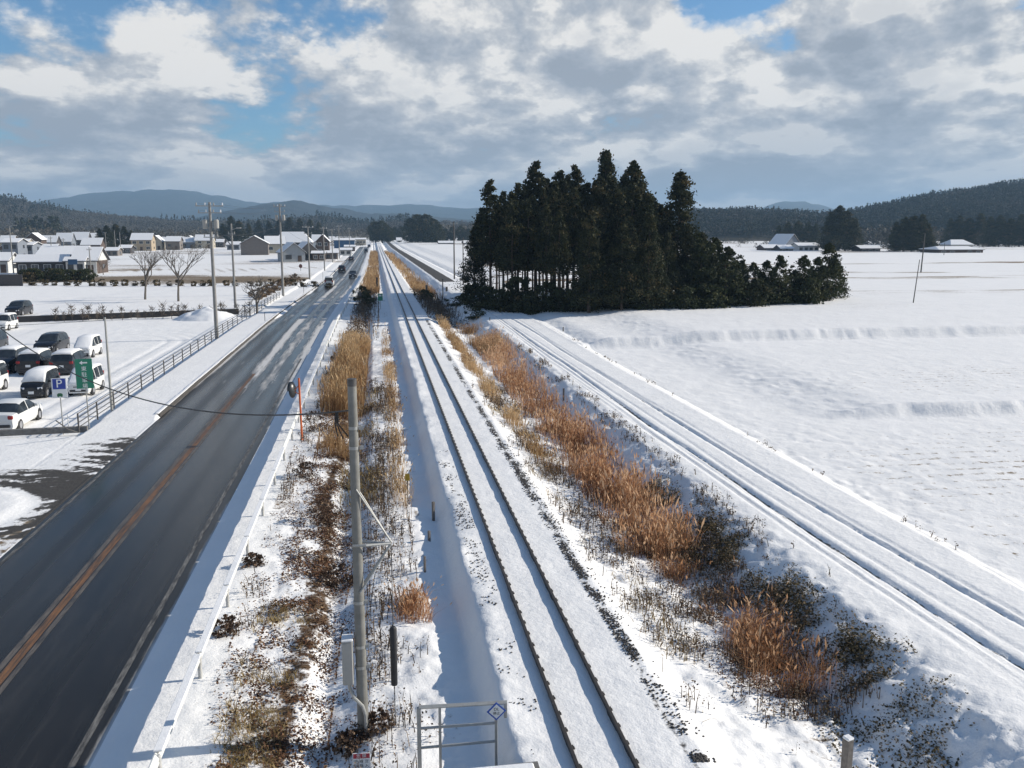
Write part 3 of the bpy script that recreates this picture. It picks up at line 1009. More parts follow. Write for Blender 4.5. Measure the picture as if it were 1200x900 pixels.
litter('bramble_cover', 9000, 17, 31, ic([17, 31], [9.6, 9.4]), 1.5, .045, 56, M['litter'], .52, .14, 1.2, (.5, .3))
litter('bramble_cover', 5000, 98, 150, ic([98, 150], [8.5, 8.3]), 2.2, .13, 57, M['weed'], .46, .32, .3)
litter('bramble_cover', 4200, 88, 150, ic([88, 150], [-1.7, -1.0]), .9, .13, 58, M['weed'], .44, .36, .3)


# ballast stones lying open beside the rails
def stones(name, n, y0, y1, xc, half, seed, clump, size, power=1.0):
    bx, by = band_pts(n, y0, y1, xc, half, seed, clump, 1.3, power)
    g = np.random.default_rng(seed)
    n = len(bx)
    oct_ = np.array([[1, 0, 0], [-1, 0, 0], [0, 1, 0], [0, -1, 0], [0, 0, 1], [0, 0, -1.0]])
    fc = np.array([[0, 2, 4], [2, 1, 4], [1, 3, 4], [3, 0, 4], [2, 0, 5], [1, 2, 5], [3, 1, 5], [0, 3, 5]])
    P = np.stack([bx, by, gz(bx, by) + .012], 1)
    s = size * g.uniform(.5, 1.3, n)
    V = oct_[None] * g.uniform(.6, 1.3, (n, 6, 1)) * np.array([1, 1, .7])
    a = g.uniform(0, 6.28, n)
    V = np.stack([V[..., 0] * np.cos(a)[:, None] - V[..., 1] * np.sin(a)[:, None], V[..., 0] * np.sin(a)[:, None] + V[..., 1] * np.cos(a)[:, None], V[..., 2]], -1)
    V = V * s[:, None, None] + P[:, None]
    F3 = (np.arange(n)[:, None, None] * 6 + fc[None]).reshape(-1, 3)
    return tag(link(name, np_mesh(name, V.reshape(-1, 3), [F3]), M['stone']), kind='stuff')


stones('ballast_stones', 4600, 14.5, 100, ic([15, 20, 30, 75], [6.1, 6.0, 5.9, 5.9]), .15, 61, .46, .030, 1.7)
stones('ballast_stones', 900, 14.5, 40, ic([15, 40], [6.2, 5.95]), .32, 63, .52, .03)
stones('ballast_stones', 420, 15, 40, ic([15, 40], [3.15, 3.1]), .28, 62, .58, .03)


# ------------------------------------------------------------------ trees
def leaf_crown(name, h, r0, base, nclump, per, seed, lsize, style='cone', mat='cedar', droop=0.0):
    g = np.random.default_rng(seed)
    t = g.random(nclump) ** 1.15
    ph = g.uniform(0, 2 * np.pi, nclump)
    lob = .62 + .66 * vnoise(ph * 1.3 + seed, t * 7, seed)
    if style == 'cone':
        Rr = r0 * np.clip((1 - t) ** .74 * lob, .02, None) * np.clip(.55 + t * 4, 0, 1)
    else:
        Rr = r0 * np.sqrt(np.clip(1 - (2 * t - .9) ** 2 * .85, .03, None)) * lob
    r = Rr * np.sqrt(g.uniform(.2, 1, nclump))
    C = np.stack([np.cos(ph) * r, np.sin(ph) * r, base + t * (h - base) - droop * r], 1)
    cs = (.21 + .52 * (1 - t) ** .8) * r0 / 2.6 * g.uniform(.6, 1.35, nclump)
    ct = g.normal(.48, .22, nclump)  # widened tone spread between clumps imitates sunlit variation in the leaf colour
    k = np.repeat(np.arange(nclump), per)
    off = g.normal(0, 1, (len(k), 3)) * cs[k][:, None] * np.array([.62, .62, .42])
    P = C[k] + off
    T = np.clip(ct[k] + g.normal(0, .12, len(k)), 0, 1)
    V, F4, T = leaf_quads(P, lsize * g.uniform(.6, 1.4, len(k)), T, seed, 0.0)
    c = Cloud(); c.add(V, F4, None, T)
    if style == 'cone':
        m = 14
        P = np.stack([g.normal(0, .06, m), g.normal(0, .06, m), h - .8 + g.random(m) * .9], 1)
        V, F4, T = leaf_quads(P, np.full(m, lsize * .6), g.uniform(.2, .6, m), seed + 1, 0)
        c.add(V, F4, None, T)
    fs = [np.concatenate(c.F4)]
    me = np_mesh(name, np.concatenate(c.V), fs)
    attr(me, 'tone', np.concatenate(c.T))
    me.materials.append(M[mat])
    return me


def trunk_mesh(name, h, r, limbs, base, seed, mat='bark'):
    g = random.Random(seed)
    b = MB()
    pts = [(0, 0, -.25)] + [(g.uniform(-.06, .06) * k, g.uniform(-.06, .06) * k, h * k / 5) for k in range(1, 6)]
    b.tube(pts, [r * 1.35] + [r * (1 - .17 * k) for k in range(1, 6)], 7)
    for i in range(limbs):
        z = base * .45 + (h - base * .45) * g.random() * .85
        a = g.uniform(0, 6.28); l = (1 - z / h) * 2.2 + .5
        b.tube([(0, 0, z), (math.cos(a) * l * .6, math.sin(a) * l * .6, z + .1), (math.cos(a) * l, math.sin(a) * l, z + .35 * g.random())], [r * .22, r * .13, .015], 4)
    me = b.mesh(name, True)
    me.materials.append(M[mat])
    return me


CED = []      # tall bare-legged, tall full, small
for i in range(4):
    CED.append((leaf_crown('crown', 18.5, 3.2, 7.0, 120, 56, 300 + i, .30), trunk_mesh('trunk', 17.5, .24, 16, 7.0, i)))
CEF = []
for i in range(4):
    CEF.append((leaf_crown('crown', 18.5, 4.3, 1.8, 185, 58, 320 + i, .31), trunk_mesh('trunk', 17.5, .27, 14, 3.0, 20 + i)))
EVS = []
for i in range(4):
    EVS.append((leaf_crown('crown', 6.0, 2.3, .2, 75, 44, 340 + i, .21, 'cone', 'evergreen'), trunk_mesh('trunk', 5.0, .12, 6, 1.0, 40 + i)))
BRD = []
for i in range(3):
    BRD.append((leaf_crown('crown', 11.0, 4.6, 1.2, 230, 26, 360 + i, .42, 'round', 'cedar'), trunk_mesh('trunk', 8.0, .3, 8, 2.0, 60 + i)))


def plant_tree(name, kit, x, y, z, s, wide, label, cat, group):
    o = empty(name, (x, y, z), random.uniform(0, 6.28))
    o.scale = (s * wide, s * wide, s)
    tag(o, label, cat, group)
    link('crown', kit[0], None, o)
    link('trunk', kit[1], None, o)
    return o


# the grove: (photo column of the trunk, row of its foot, row of its top, kind, width factor, label)
GROVE = [
    (575, 357, 212, 'leg', 1.05, 'slim dark cedar standing out at the left end of the grove, beside the farm track'),
    (607, 352, 214, 'leg', 1.0, None), (628, 350, 190, 'leg', 1.1, 'sharp-topped cedar rising above the bare-trunked left half of the grove'),
    (655, 351, 197, 'leg', 1.05, None), (672, 349, 195, 'leg', 1.0, None), (590, 346, 224, 'leg', .95, None), (640, 345, 210, 'leg', 1.0, None),
    (618, 361, 232, 'leg', .95, None), (648, 360, 226, 'leg', 1.0, None), (600, 362, 238, 'leg', .9, None), (565, 350, 244, 'leg', .9, None), (686, 352, 212, 'leg', 1.0, None),
    (672, 362, 222, 'leg', .9, None), (595, 360, 240, 'leg', .7, None), (612, 358, 236, 'leg', .7, None), (624, 360, 228, 'leg', .7, None), (636, 356, 222, 'leg', .75, None), (585, 354, 236, 'leg', .7, None), (646, 349, 214, 'leg', .75, None), (604, 349, 226, 'leg', .7, None), (632, 343, 222, 'leg', .9, None), (582, 342, 236, 'leg', .9, None), (660, 342, 218, 'leg', .9, None),
    (556, 352, 268, 'full', .9, 'low cedar with foliage down to the ground at the track end of the grove'),
    (707, 351, 177, 'full', .95, 'tallest cedar of the grove, its thin top rising above all others'),
    (738, 358, 189, 'full', 1.05, 'broad dark cedar second from the right among the tall crowns'),
    (793, 356, 198, 'full', 1.05, 'tall pointed cedar with brownish needles at the right end of the tall crowns'),
    (722, 362, 222, 'full', 1.0, None), (756, 362, 226, 'full', 1.0, None), (772, 354, 240, 'full', 1.0, None), (695, 363, 236, 'full', 1.0, None),
    (745, 347, 222, 'full', .9, None), (720, 345, 215, 'full', .9, None), (778, 346, 244, 'full', .9, None), (700, 343, 226, 'full', .9, None),
    (803, 361, 262, 'full', .9, None), (640, 364, 240, 'leg', .8, None), (655, 366, 246, 'leg', .8, None), (690, 369, 250, 'full', .9, None), (728, 369, 262, 'full', .95, None), (758, 368, 250, 'full', .9, None), (765, 345, 232, 'full', 1.0, None), (700, 357, 205, 'full', 1.0, None), (715, 352, 208, 'full', 1.0, None), (748, 354, 212, 'full', 1.0, None), (730, 350, 205, 'full', 1.0, None),
    (820, 358, 270, 'full', .8, None), (680, 357, 215, 'leg', 1.0, None), (665, 347, 206, 'leg', 1.0, None), (650, 354, 212, 'leg', 1.0, None), (615, 345, 218, 'leg', 1.0, None), (600, 357, 222, 'leg', 1.0, None), (682, 344, 224, 'leg', 1.0, None), (738, 366, 262, 'full', .85, None), (710, 366, 278, 'full', .85, None), (780, 365, 272, 'full', .85, None),
]
for i, (px, fy, ty, kd, wd, lab) in enumerate(GROVE):
    x, y = at(px, fy, 0.05)
    z = gz1(x, y)
    h = height_at(x, y, ty) - z
    kit = (CED if kd == 'leg' else CEF)[i % 4]
    s = h / 18.6
    legl = 'dark cedar with a long bare trunk in the left half of the grove' if kd == 'leg' else 'dark bushy cedar crowded among others in the middle of the grove'
    plant_tree('cedar_tree', kit, x, y, z, s, wd / max(s, .3) ** .25, lab or legl, 'tree',
               'cedars of the grove' if lab else ('bare-trunked cedars of the grove' if kd == 'leg' else 'bushy cedars of the grove'))
UNDER = [(814, 360, 274), (828, 362, 284), (842, 356, 290), (858, 357, 296), (818, 364, 286), (835, 361, 280), (850, 364, 290), (866, 360, 300), (880, 363, 308), (897, 360, 306), (912, 362, 300), (926, 359, 312), (940, 360, 300), (956, 357, 302),
         (968, 356, 286), (978, 354, 305), (822, 352, 292), (845, 350, 300), (905, 351, 314), (935, 349, 318), (890, 348, 318), (975, 345, 300), (950, 346, 312)]
for i, (px, fy, ty) in enumerate(UNDER):
    x, y = at(px, fy, 0.05)
    z = gz1(x, y); h = height_at(x, y, ty) - z
    lab, grp = 'low evergreen tree in the right-hand tail of the grove', 'low evergreens in the tail of the grove'
    if px == 968: lab = 'small dark cone-shaped evergreen poking up at the right end of the grove'
    plant_tree('evergreen_tree', EVS[i % 4] if px != 968 else EVS[1], x, y, z, h / 6.0, 1.0 if h > 5 else 1.25, lab, 'tree', grp)
# bushes under the trees
BUSH = []
for i in range(3):
    BUSH.append(leaf_crown('evergreen_bush', 2.2, 1.7, .0, 60, 24, 380 + i, .2, 'round', 'evergreen' if i else 'cedar'))
for i in range(34):
    px = 560 + i * 12.2 + random.uniform(-4, 4)
    x, y = at(px, 366 - max(0, (px - 800)) * .04 - max(0, (640 - px)) * .08 + random.uniform(-1.5, 2), .05)
    o = link('evergreen_bush', BUSH[i % 3]); o.location = (x, y, gz1(x, y) - .1)
    s = random.uniform(.8, 1.4) * (1.15 if px < 690 else 1); o.scale = (s, s, s * random.uniform(.8, 1.3)); o.rotation_euler[2] = random.uniform(0, 6)
    tag(o, 'dark evergreen bush at the front foot of the grove', 'bush', 'bushes at the foot of the grove')


def far_cluster(name, kits, pts, base_h, label, group, zb=-.2):
    for i, (px, fy, ty, wd) in enumerate(pts):
        x, y = at(px, fy, zb)
        h = height_at(x, y, ty) - zb
        plant_tree(name, kits[i % len(kits)], x, y, zb, h / base_h, wd, label, 'tree', group)


far_cluster('cedar_tree', CEF, [(262, 287, 262, 1.5), (272, 286, 253, 1.7), (281, 287, 258, 1.6), (292, 286, 262, 1.5)], 18.6, 'dark cedar standing behind the grey-brown house beside the road poles', 'cedars behind the grey-brown house')
far_cluster('cedar_tree', CEF, [(304, 284, 258, 1.5), (316, 284, 259, 1.6), (328, 284, 257, 1.7), (340, 284, 255, 1.7), (352, 284, 256, 1.7), (364, 284, 257, 1.6), (374, 284, 260, 1.5), (382, 284, 268, 1.3)], 18.6,
            'dark cedar in the belt of trees behind the roadside houses', 'cedar belt behind the roadside houses')
far_cluster('cedar_tree', CEF, [(118, 293, 268, 1.5), (127, 293, 264, 1.7), (137, 292, 262, 1.7), (147, 292, 265, 1.6), (155, 292, 270, 1.4)], 18.6, 'dark cedar in the clump between the long farm house and the beige house', 'cedars behind the long farm house')
far_cluster('broad_tree', BRD, [(440, 284.5, 260, .95), (448, 284.5, 259, .95), (456, 284.5, 266, .9)], 11.0, 'dark round tree where the road and the railway meet the horizon', 'round trees at the far end of the railway')
far_cluster('broad_tree', BRD, [(482, 286, 256, .85), (490, 286, 252, .95), (500, 286, 252, .95), (508, 286, 257, .85), (514, 286, 263, .8)], 11.0, 'big dark tree in the far clump right of the railway', 'far clump right of the railway')
far_cluster('cedar_tree', CEF, [(972, 296, 248, 1.5), (982, 296, 241, 1.8), (990, 296, 246, 1.7), (1000, 296, 256, 1.4)], 18.6, 'dark tall cedar in the clump beside the white barn', 'cedars beside the white barn')
far_cluster('cedar_tree', CEF, [(912, 290, 264, 1.5), (922, 290, 260, 1.6), (934, 290, 258, 1.8), (946, 290, 260, 1.6), (955, 290, 262, 1.5)], 18.6, 'dark cedar in the windbreak behind the farmstead', 'windbreak behind the farmstead')
far_cluster('cedar_tree', CEF, [(1048, 297, 260, 1.4), (1058, 297, 254, 1.6), (1068, 297, 252, 1.7), (1078, 297, 251, 1.6), (1086, 297, 262, 1.3)], 18.6, 'dark cedar in the clump left of the two-tier snowy roof', 'cedars left of the two-tier roof')
far_cluster('cedar_tree', CEF, [(1112, 290, 256, 1.5), (1122, 290, 252, 1.6), (1134, 290, 254, 1.6), (1146, 290, 250, 1.7), (1158, 291, 254, 1.6), (1170, 291, 252, 1.7), (1182, 291, 255, 1.6), (1194, 291, 251, 1.7), (1206, 291, 254, 1.6)], 18.6,
            'dark cedar in the belt behind the two-tier snowy roof', 'cedar belt behind the two-tier roof')
far_cluster('broad_tree', BRD, [(522, 284, 268, .7), (530, 284, 266, .7), (540, 284, 265, .75), (549, 284, 268, .7)], 11.0, 'far grey-green tree on the skyline left of the grove', 'far trees left of the grove')
far_cluster('broad_tree', BRD, [(463, 283, 266, .7), (470, 283, 265, .7)], 11.0, 'small dark tree between the round trees and the far clump', 'small far trees by the railway')


# bare trees
def bare_tree(seed, h, spread, forks=5, r=.16):
    g = random.Random(seed)
    b = MB()

    def grow(p, d, l, r, n):
        q = p
        pts = [p]
        for k in range(3):
            jt = .05 if n == forks else .2
            d = d + np.array([g.uniform(-jt, jt), g.uniform(-jt, jt), g.uniform(-.06, .12)])
            d /= np.linalg.norm(d)
            q = q + d * l / 3
            pts.append(q)
        b.tube(pts, [r, r * .88, r * .76, r * .62], 5 if r > .03 else 3, False)
        if n == 0: return
        for k in range(g.choice([2, 3, 3]) if n < forks else 5):
            a = g.uniform(0, 6.28)
            s = g.uniform(.35, 1.15) * spread
            nd = d + np.array([math.cos(a) * s, math.sin(a) * s, g.uniform(-.05, .35)])
            nd /= np.linalg.norm(nd)
            grow(pts[g.choice([2, 3, 3])] if n < forks else pts[g.choice([2, 3])], nd, l * g.uniform(.58, .78), r * .6, n - 1)
    grow(np.array([0, 0, -.2]), np.array([g.uniform(-.04, .04), 0, 1.0]), h * .42, r, forks)
    return b.mesh('bare_tree', True)


for px, fy, ty, sd, spr, lab in ((170, 351, 294, 2, .8, 'leafless tree in the snowy field, left of two behind the car park'),
                                 (209, 353, 284, 5, .85, 'taller leafless tree with spreading branches nearest the tall road pole'),
                                 (301, 363, 322, 8, 1.2, 'small low-branched leafless tree beside the roadside fence'),
                                 (121, 322, 300, 11, .9, 'little leafless tree by the gable end of the long farm house')):
    x, y = at(px, fy, -.12)
    z = gz1(x, y)
    h = height_at(x, y, ty) - z
    o = link('bare_tree', bare_tree(sd, h, spr, 5, .17 if h > 5 else .10), M['bare_bark'])
    o.location = (x, y, z)
    tag(o, lab, 'tree')

# clipped shrubs in rows behind the car park
SHR = []
for i in range(3):
    g_ = leaf_crown('shrub', 1.15, .7, .1, 26, 20, 400 + i, .16, 'round', 'olive'); SHR.append(g_)
for i in range(27):
    px = 40 + i * 13.2 + random.uniform(-2.5, 2.5)
    x, y = at(px, 335.5 - abs(px - 200) * .004 + random.uniform(-.4, .4), -.12)
    o = link('shrub', SHR[i % 3]); o.location = (x, y, gz1(x, y)); s = random.uniform(.8, 1.25); o.scale = (s * 1.15, s, s * .9); o.rotation_euler[2] = i
    tag(o, 'dark clipped shrub in the row across the snowy field', 'shrub', 'row of clipped shrubs in the field')
SAP = []
for i in range(4):
    b = MB(); g = random.Random(70 + i)
    b.tube([(0, 0, -.1), (0.02, 0, .7), (0, 0.02, 1.5)], [.04, .03, .012], 4, False)
    for k in range(26):
        a = g.uniform(0, 6.28); l = g.uniform(.15, .5); z_ = g.uniform(.25, 1.25)
        b.tube([(0, 0, z_), (math.cos(a) * l * .6, math.sin(a) * l * .6, z_ + l * .5), (math.cos(a) * l, math.sin(a) * l, z_ + l * 1.0)], [.022, .018, .012], 3, False)
    me = b.mesh('sapling'); me.materials.append(M['bare_bark'])
    lf = leaf_crown('twig_leaves', 1.35, .42, .25, 22, 5, 430 + i, .08, 'round', 'weed')
    SAP.append((me, lf))
for i in range(25):
    px = 62 + i * 9.6 + random.uniform(-3, 3)
    fy = 371.5 - (px - 60) * .028 + random.uniform(-.8, .8)
    x, y = at(px, fy, -.12)
    if sdist(x, y, W0, W1) < .8: y += 1.2
    o = empty('sapling', (x, y, gz1(x, y)), i * 1.3); s = random.uniform(.7, 1.35); o.scale = (s, s, s)
    link('stem', SAP[i % 4][0], None, o); link('twig_leaves', SAP[i % 4][1], None, o)
    tag(o, 'scrubby brown sapling in the row on top of the car park wall', 'sapling', 'saplings along the car park wall')
for i in range(9):
    t = i / 8
    x, y = at(307 + 44 * t, 352 - 21 * t, -.25)
    o = link('hedge_bush', leaf_crown('hedge_bush', 1.5, 1.1, .0, 36, 20, 450 + i, .17, 'round', 'weed')); x -= .8
    o.location = (x, y, gz1(x, y)); o.rotation_euler[2] = i
    tag(o, 'brown leafless hedge bush along the left pavement', 'bush', 'brown hedge along the pavement')

# dark shrubs beside the far end of the grass
for px, fy, sx, sz, lab in ((424, 350, 1.1, 1.3, 'dark bush at the guard rail end in the shade of the grove'), (428, 356, 1.3, 1.0, 'wide dark bush beside the guard rail in the shade of the grove'),
                            (557, 374, 1.0, .8, 'round dark bush at the edge of the farm track'), (538, 358, 1.5, .8, 'dark flat bush on the track bank by the grove shade'), (497, 350, 1.2, 1.0, 'dark bush right of the rails in the grove shade')):
    x, y = at(px, fy, -.4)
    o = link('evergreen_bush', BUSH[1]); o.location = (x, y, gz1(x, y) - .1); o.scale = (sx * .7, sx * .7, sz * .7)
    tag(o, lab, 'bush')
# the dark bush below the mirror and the ones on the verge
TWIG = tone_mat('twiggy_shrub', [(0, (.035, .024, .018)), (.6, (.11, .068, .045)), (1, (.22, .15, .10))], .85)
M['twig'] = TWIG
for k, (px, fy, s, lab) in enumerate(((372, 506, .6, 'dark leafless bush behind the orange mirror post'), (378, 610, .5, 'brown bush beside the near concrete pole'), (296, 666, .26, 'small brown bush against the guard rail joint'),
                                      (264, 744, .28, 'brown bush spilling over the guard rail post'), (398, 672, .42, 'brown bush at the left of the grey cabinet pole'), (360, 560, .4, 'brown bush beyond the guard rail bend'), (409, 866, .24, 'dark brown withered plant at the left foot of the near concrete pole'), (441, 853, .27, 'tan withered plant at the right foot of the near concrete pole'))):
    x, y = at(px, fy, -.5)
    me = leaf_crown('leafless_bush', 2.0, 1.3, .0, 70, 22, 470 + k, .09 / s * .6, 'round', 'twig')
    o = link('leafless_bush', me); o.location = (x, y, gz1(x, y) - .12); o.scale = (s, s, s * 1.0)
    tag(o, lab, 'bush')


# ------------------------------------------------------------------ guard rail along the right of the road
GR_N = 0
root = empty('guard_rail', (-3.9, 14, -.43))
tag(root, 'white painted guard rail running along the right edge of the road', 'guard rail')
y = 8.0
brd = MB()
ys_ = np.arange(8, 205, 4.0)
for k, y in enumerate(ys_):
    x = float(-3.9 + road_shift(y) * 1.0)
    x2 = float(-3.9 + road_shift(y + 4) * 1.0)
    p = MB(); p.tube([(x + .035 + 3.9, y - 14, -.2), (x + .035 + 3.9, y - 14, .56)], .05, 10)
    p.tube([(x + .035 + 3.9, y - 14, .56), (x + .035 + 3.9, y - 14, .585)], [.05, .03], 10)
    if y > 10: p.build('post', M['post_paint'], root, True)
    # W-shaped beam, one length from post to post
    prof = [(-.045, .30), (-.01, .34), (.03, .375), (.03, .405), (-.01, .43), (.03, .455), (.03, .495), (-.01, .53), (-.045, .565), (-.02, .57), (.02, .535), (.055, .5), (.055, .45), (.02, .43), (.055, .41), (.055, .37), (.02, .335), (-.02, .295)]
    prof = [(q[0], .37 + (q[1] - .295) * .86) for q in prof]
    b = MB()
    n = len(prof)
    vs = []
    for (xx, yy) in ((x, y + (.0)), (x2, y + 4.0 - .015)):
        vs += [(xx + 3.9 + q[0], yy - 14, q[1]) for q in prof]
    fs = [tuple(range(n)), tuple(range(2 * n - 1, n - 1, -1))] + [((i + 1) % n, i, n + i, n + (i + 1) % n) for i in range(n)]
    b.add(vs, fs)
    b.build('beam', M['white_metal'], root)
    cap = MB(); cap.box((x + 3.9 + .015, y + 2 - 14, .625), (.17, 3.9, .04), -math.atan2(x2 - x, 4), .012)
    if random.random() < .85: cap.build('snow_cap', M['snow'], root)

# ------------------------------------------------------------------ metal fence of the car park
fx = -14.62
root = empty('metal_fence', (fx, 47, -.33)); tag(root, 'dark four-rail metal fence between the snowy pavement and the car park', 'fence')
nposts = 30
for k in range(nposts):
    y = 3.15 * k
    xo = float(road_shift(47 + y))
    p = MB(); p.box((xo, y, .48), (.07, .07, 1.0), 0, .01); p.build('post', M['steel_dark'], root)
for hgt in (.26, .50, .74, .96):
    pts = [(float(road_shift(47 + 3.15 * k)), 3.15 * k, hgt) for k in range(nposts)]
    r_ = MB(); r_.tube(pts, .024, 6); r_.build('rail', M['steel_dark'], root)
# bent end of the fence
b = MB(); b.tube([(-.5, -1.6, .95), (-.2, -.9, .35), (.05, -.3, .05)], .03, 6); b.build('bent_rail', M['steel_dark'], root)

# retaining wall and field wall
def wall(name, a_, b_, z0, h, th, mat, label, cat='wall', snow=True):
    L = math.hypot(b_[0] - a_[0], b_[1] - a_[1]); an = math.atan2(b_[1] - a_[1], b_[0] - a_[0])
    o = empty(name, ((a_[0] + b_[0]) / 2, (a_[1] + b_[1]) / 2, z0), an)
    b = MB(); b.box((0, 0, h / 2 - .15), (L, th, h + .3)); b.build('wall_face', mat, o)
    if snow:
        s = MB(); s.box((0, .02, h + .03), (L * .999, th * .9, .07), 0, .02); s.build('snow_cap', M['snow'], o)
    return tag(o, label, cat)


wa = (W0[0] - 24, W0[1] - 24 * (W1[1] - W0[1]) / (W1[0] - W0[0])); 
wb = (W1[0] + 6.5, W1[1] + 6.5 * (W1[1] - W0[1]) / (W1[0] - W0[0]))
wa = (wa[0], wa[1] - .7); wb = (wb[0], wb[1] - .7)
wall('retaining_wall', wa, wb, -.78, .70, .3, M['black'], 'low dark retaining wall along the back of the snowy car park')


# snow heap in the corner of the car park
def heap(px, fy, rx, ry, hh, label, seed):
    x, y = at(px, fy, -.78)
    g = np.linspace(-1, 1, 40)
    U, V_ = np.meshgrid(g, g)
    r = np.hypot(U, V_)
    Z = np.clip(1 - r ** 1.5, 0, 1) * hh * (.7 + .6 * fbm(U * 3, V_ * 3, seed)) - .12 + (fbm(U * 9, V_ * 9, seed + 1) - .5) * .12 * (r < 1)
    idx = np.arange(1600).reshape(40, 40)
    F_ = np.stack([idx[:-1, :-1], idx[:-1, 1:], idx[1:, 1:], idx[1:, :-1]], -1).reshape(-1, 4)
    me = np_mesh('snow_heap', np.stack([U * rx, V_ * ry, Z], -1).reshape(-1, 3), [F_], True)
    o = link('snow_heap', me, M['snow']); o.location = (x, y, -.78)
    return tag(o, label, 'snow heap')


heap(243, 374, 4.2, 2.6, 1.5, 'ploughed heap of snow in the far corner of the car park', 4)


# ------------------------------------------------------------------ utility poles
def pole(px, fy, ty, z0, r, arms, label, tilt=0.0, extra=None, mat='pole_far', group='utility poles along the road', name='utility_pole', top_x=None):
    x, y = at(px, fy, z0)
    z = gz1(x, y)
    h = height_at(x, y, ty) - z
    root = empty(name, (x, y, z)); tag(root, label, 'utility pole', group)
    if top_x is not None:      # lean across the view
        d = x * FW[0] + y * FW[1]
        vert = (CX - px) * 0
        root.rotation_euler = (0, tilt, 0)
    elif tilt: root.rotation_euler = (0, tilt, 0)
    b = MB(); b.tube([(0, 0, -.3), (0, 0, h)], [r, r * .62], 12); b.build('shaft', M[mat], root, True)
    for (dz, wdt, kind) in arms:
        zz = h - dz
        a = MB(); a.box((0, -.12, zz), (wdt, .08, .09)); arm = a.build('crossarm', M['steel'], root)
        n = 4 if kind == 'w' else 3
        for k in range(n):
            xx = -wdt / 2 + .1 + (wdt - .2) * k / (n - 1)
            if abs(xx) < .14: continue
            i_ = MB(); i_.tube([(xx, -.12, zz + .05), (xx, -.12, zz + .14), (xx, -.12, zz + .2), (xx, -.12, zz + .3)], [.035, .07, .045, .06], 8)
            i_.build('insulator', M['sign_white'] if k % 2 else M['grey_box'], arm)
    if extra == 'transformer':
        for sx in (.55, -.5):
            t = MB(); t.tube([(sx, -.05, h - 2.5), (sx, -.05, h - 2.42), (sx, -.05, h - 1.7), (sx, -.05, h - 1.62)], [.16, .23, .23, .15], 12)
            t.build('transformer', M['grey_box'], root, True)
    if extra == 'lamp':
        t = MB(); t.tube([(0, 0, h - .3), (.5, -.1, h + .1), (1.1, -.15, h + .15)], .04, 6); t.box((1.3, -.15, h + .12), (.6, .25, .12), 0, .03); t.build('lamp_arm', M['steel'], root)
    if extra == 'fork':
        t = MB(); t.tube([(0, 0, h - 2.9), (-.7, 0, h - 2.0), (-1.2, 0, h - 1.7), (-1.7, 0, h - 1.65)], .07, 8); t.build('side_arm', M[mat], root)
        t = MB(); t.box((.9, 0, h - .55), (.6, .3, .15), 0, .04); t.tube([(0, 0, h - .8), (.7, 0, h - .55)], .035, 6); t.build('lamp_head', M['steel'], root)
    return root, x, y, z, h


P = []
P.append(pole(254, 392, 237, -.34, .20, ((.35, 2.6, 'w'), (1.0, 2.2, 'w'), (3.3, 1.4, 'n')), 'tall concrete utility pole with two crossarms and transformers by the car park fence', 0, 'transformer'))
P.append(pole(332, 347, 239, -.34, .19, ((.4, 1.8, 'w'), (1.2, 1.6, 'n')), 'tall concrete utility pole rising before the blue mountain, second along the road', 0, 'transformer'))
P.append(pole(363, 328, 265, -.3, .18, ((.3, 2.2, 'w'), (1.5, 1.6, 'n')), 'utility pole in front of the grey barn with white gable'))
P.append(pole(380.5, 317, 266, -.3, .17, ((.4, 1.8, 'w'),), 'utility pole between the grey barn and the brown two-storey house'))
P.append(pole(390, 308, 268, -.3, .17, ((.4, 1.8, 'w'),), 'utility pole beside the roadside sheds'))
P.append(pole(398, 303, 264, -.3, .17, ((.4, 2.0, 'w'), (1.3, 1.6, 'n')), 'tall far utility pole in front of the blue shed'))
P.append(pole(410, 296, 267, -.3, .16, ((.4, 1.6, 'w'),), 'farthest utility pole at the left of the road before the white building'))
Pf = pole(276, 361, 262, -.12, .17, ((1.3, .9, 'n'),), 'concrete pole with a bent side arm and lamp behind the fence', 0, 'fork', group='poles in the left field')
for (px, fy, ty, lab, ex) in ((16, 320, 265, 'grey pole with a street lamp at the left edge by the dark hoarding', 'lamp'), (62, 312, 277, 'slim pole behind the middle of the long farm house', None), (77, 316, 279, 'slim pole in front of the blue tarp of the long farm house', None),
                              (136, 299, 270, 'left one of two close poles before the cedar clump', None), (142, 299, 272, 'right one of two close poles before the cedar clump', None), (125, 298, 272, 'thin pole at the left end of the cedar clump', None), (107, 324, 290, 'thin pole in front of the gable of the long farm house', None)):
    pole(px, fy, ty, -.12, .15, ((.5, 1.0, 'n'),) if ex is None and px < 130 else (), lab, 0, ex, group='poles in the village')
pole(532.5, 327, 260, .03, .16, ((.4, 1.4, 'n'),), 'dark pole standing at the left side of the farm track left of the grove', group='poles by the farm track', mat='steel_dark')
pole(543, 333, 278, .03, .12, (), 'shorter dark pole beside the left end of the grove', group='poles by the farm track', mat='steel_dark')
pole(1070, 358, 304, .3, .07, (), 'thin leaning pole alone in the snowy field', R(4.5), group='poles in the right field', mat='steel_dark')
pole(1079, 321, 273, .3, .15, (), 'thicker straight pole farther out in the snowy field', R(2), group='poles in the right field', mat='steel_dark')
pole(1106, 300, 284, .3, .12, (), 'short thin pole in front of the two-tier snowy roof', group='poles in the right field', mat='steel_dark')
P0 = pole(131, 478, 372, -.34, .085, (), 'slim grey steel pole at the near end of the car park fence', 0, None, mat='steel', group='slim poles')

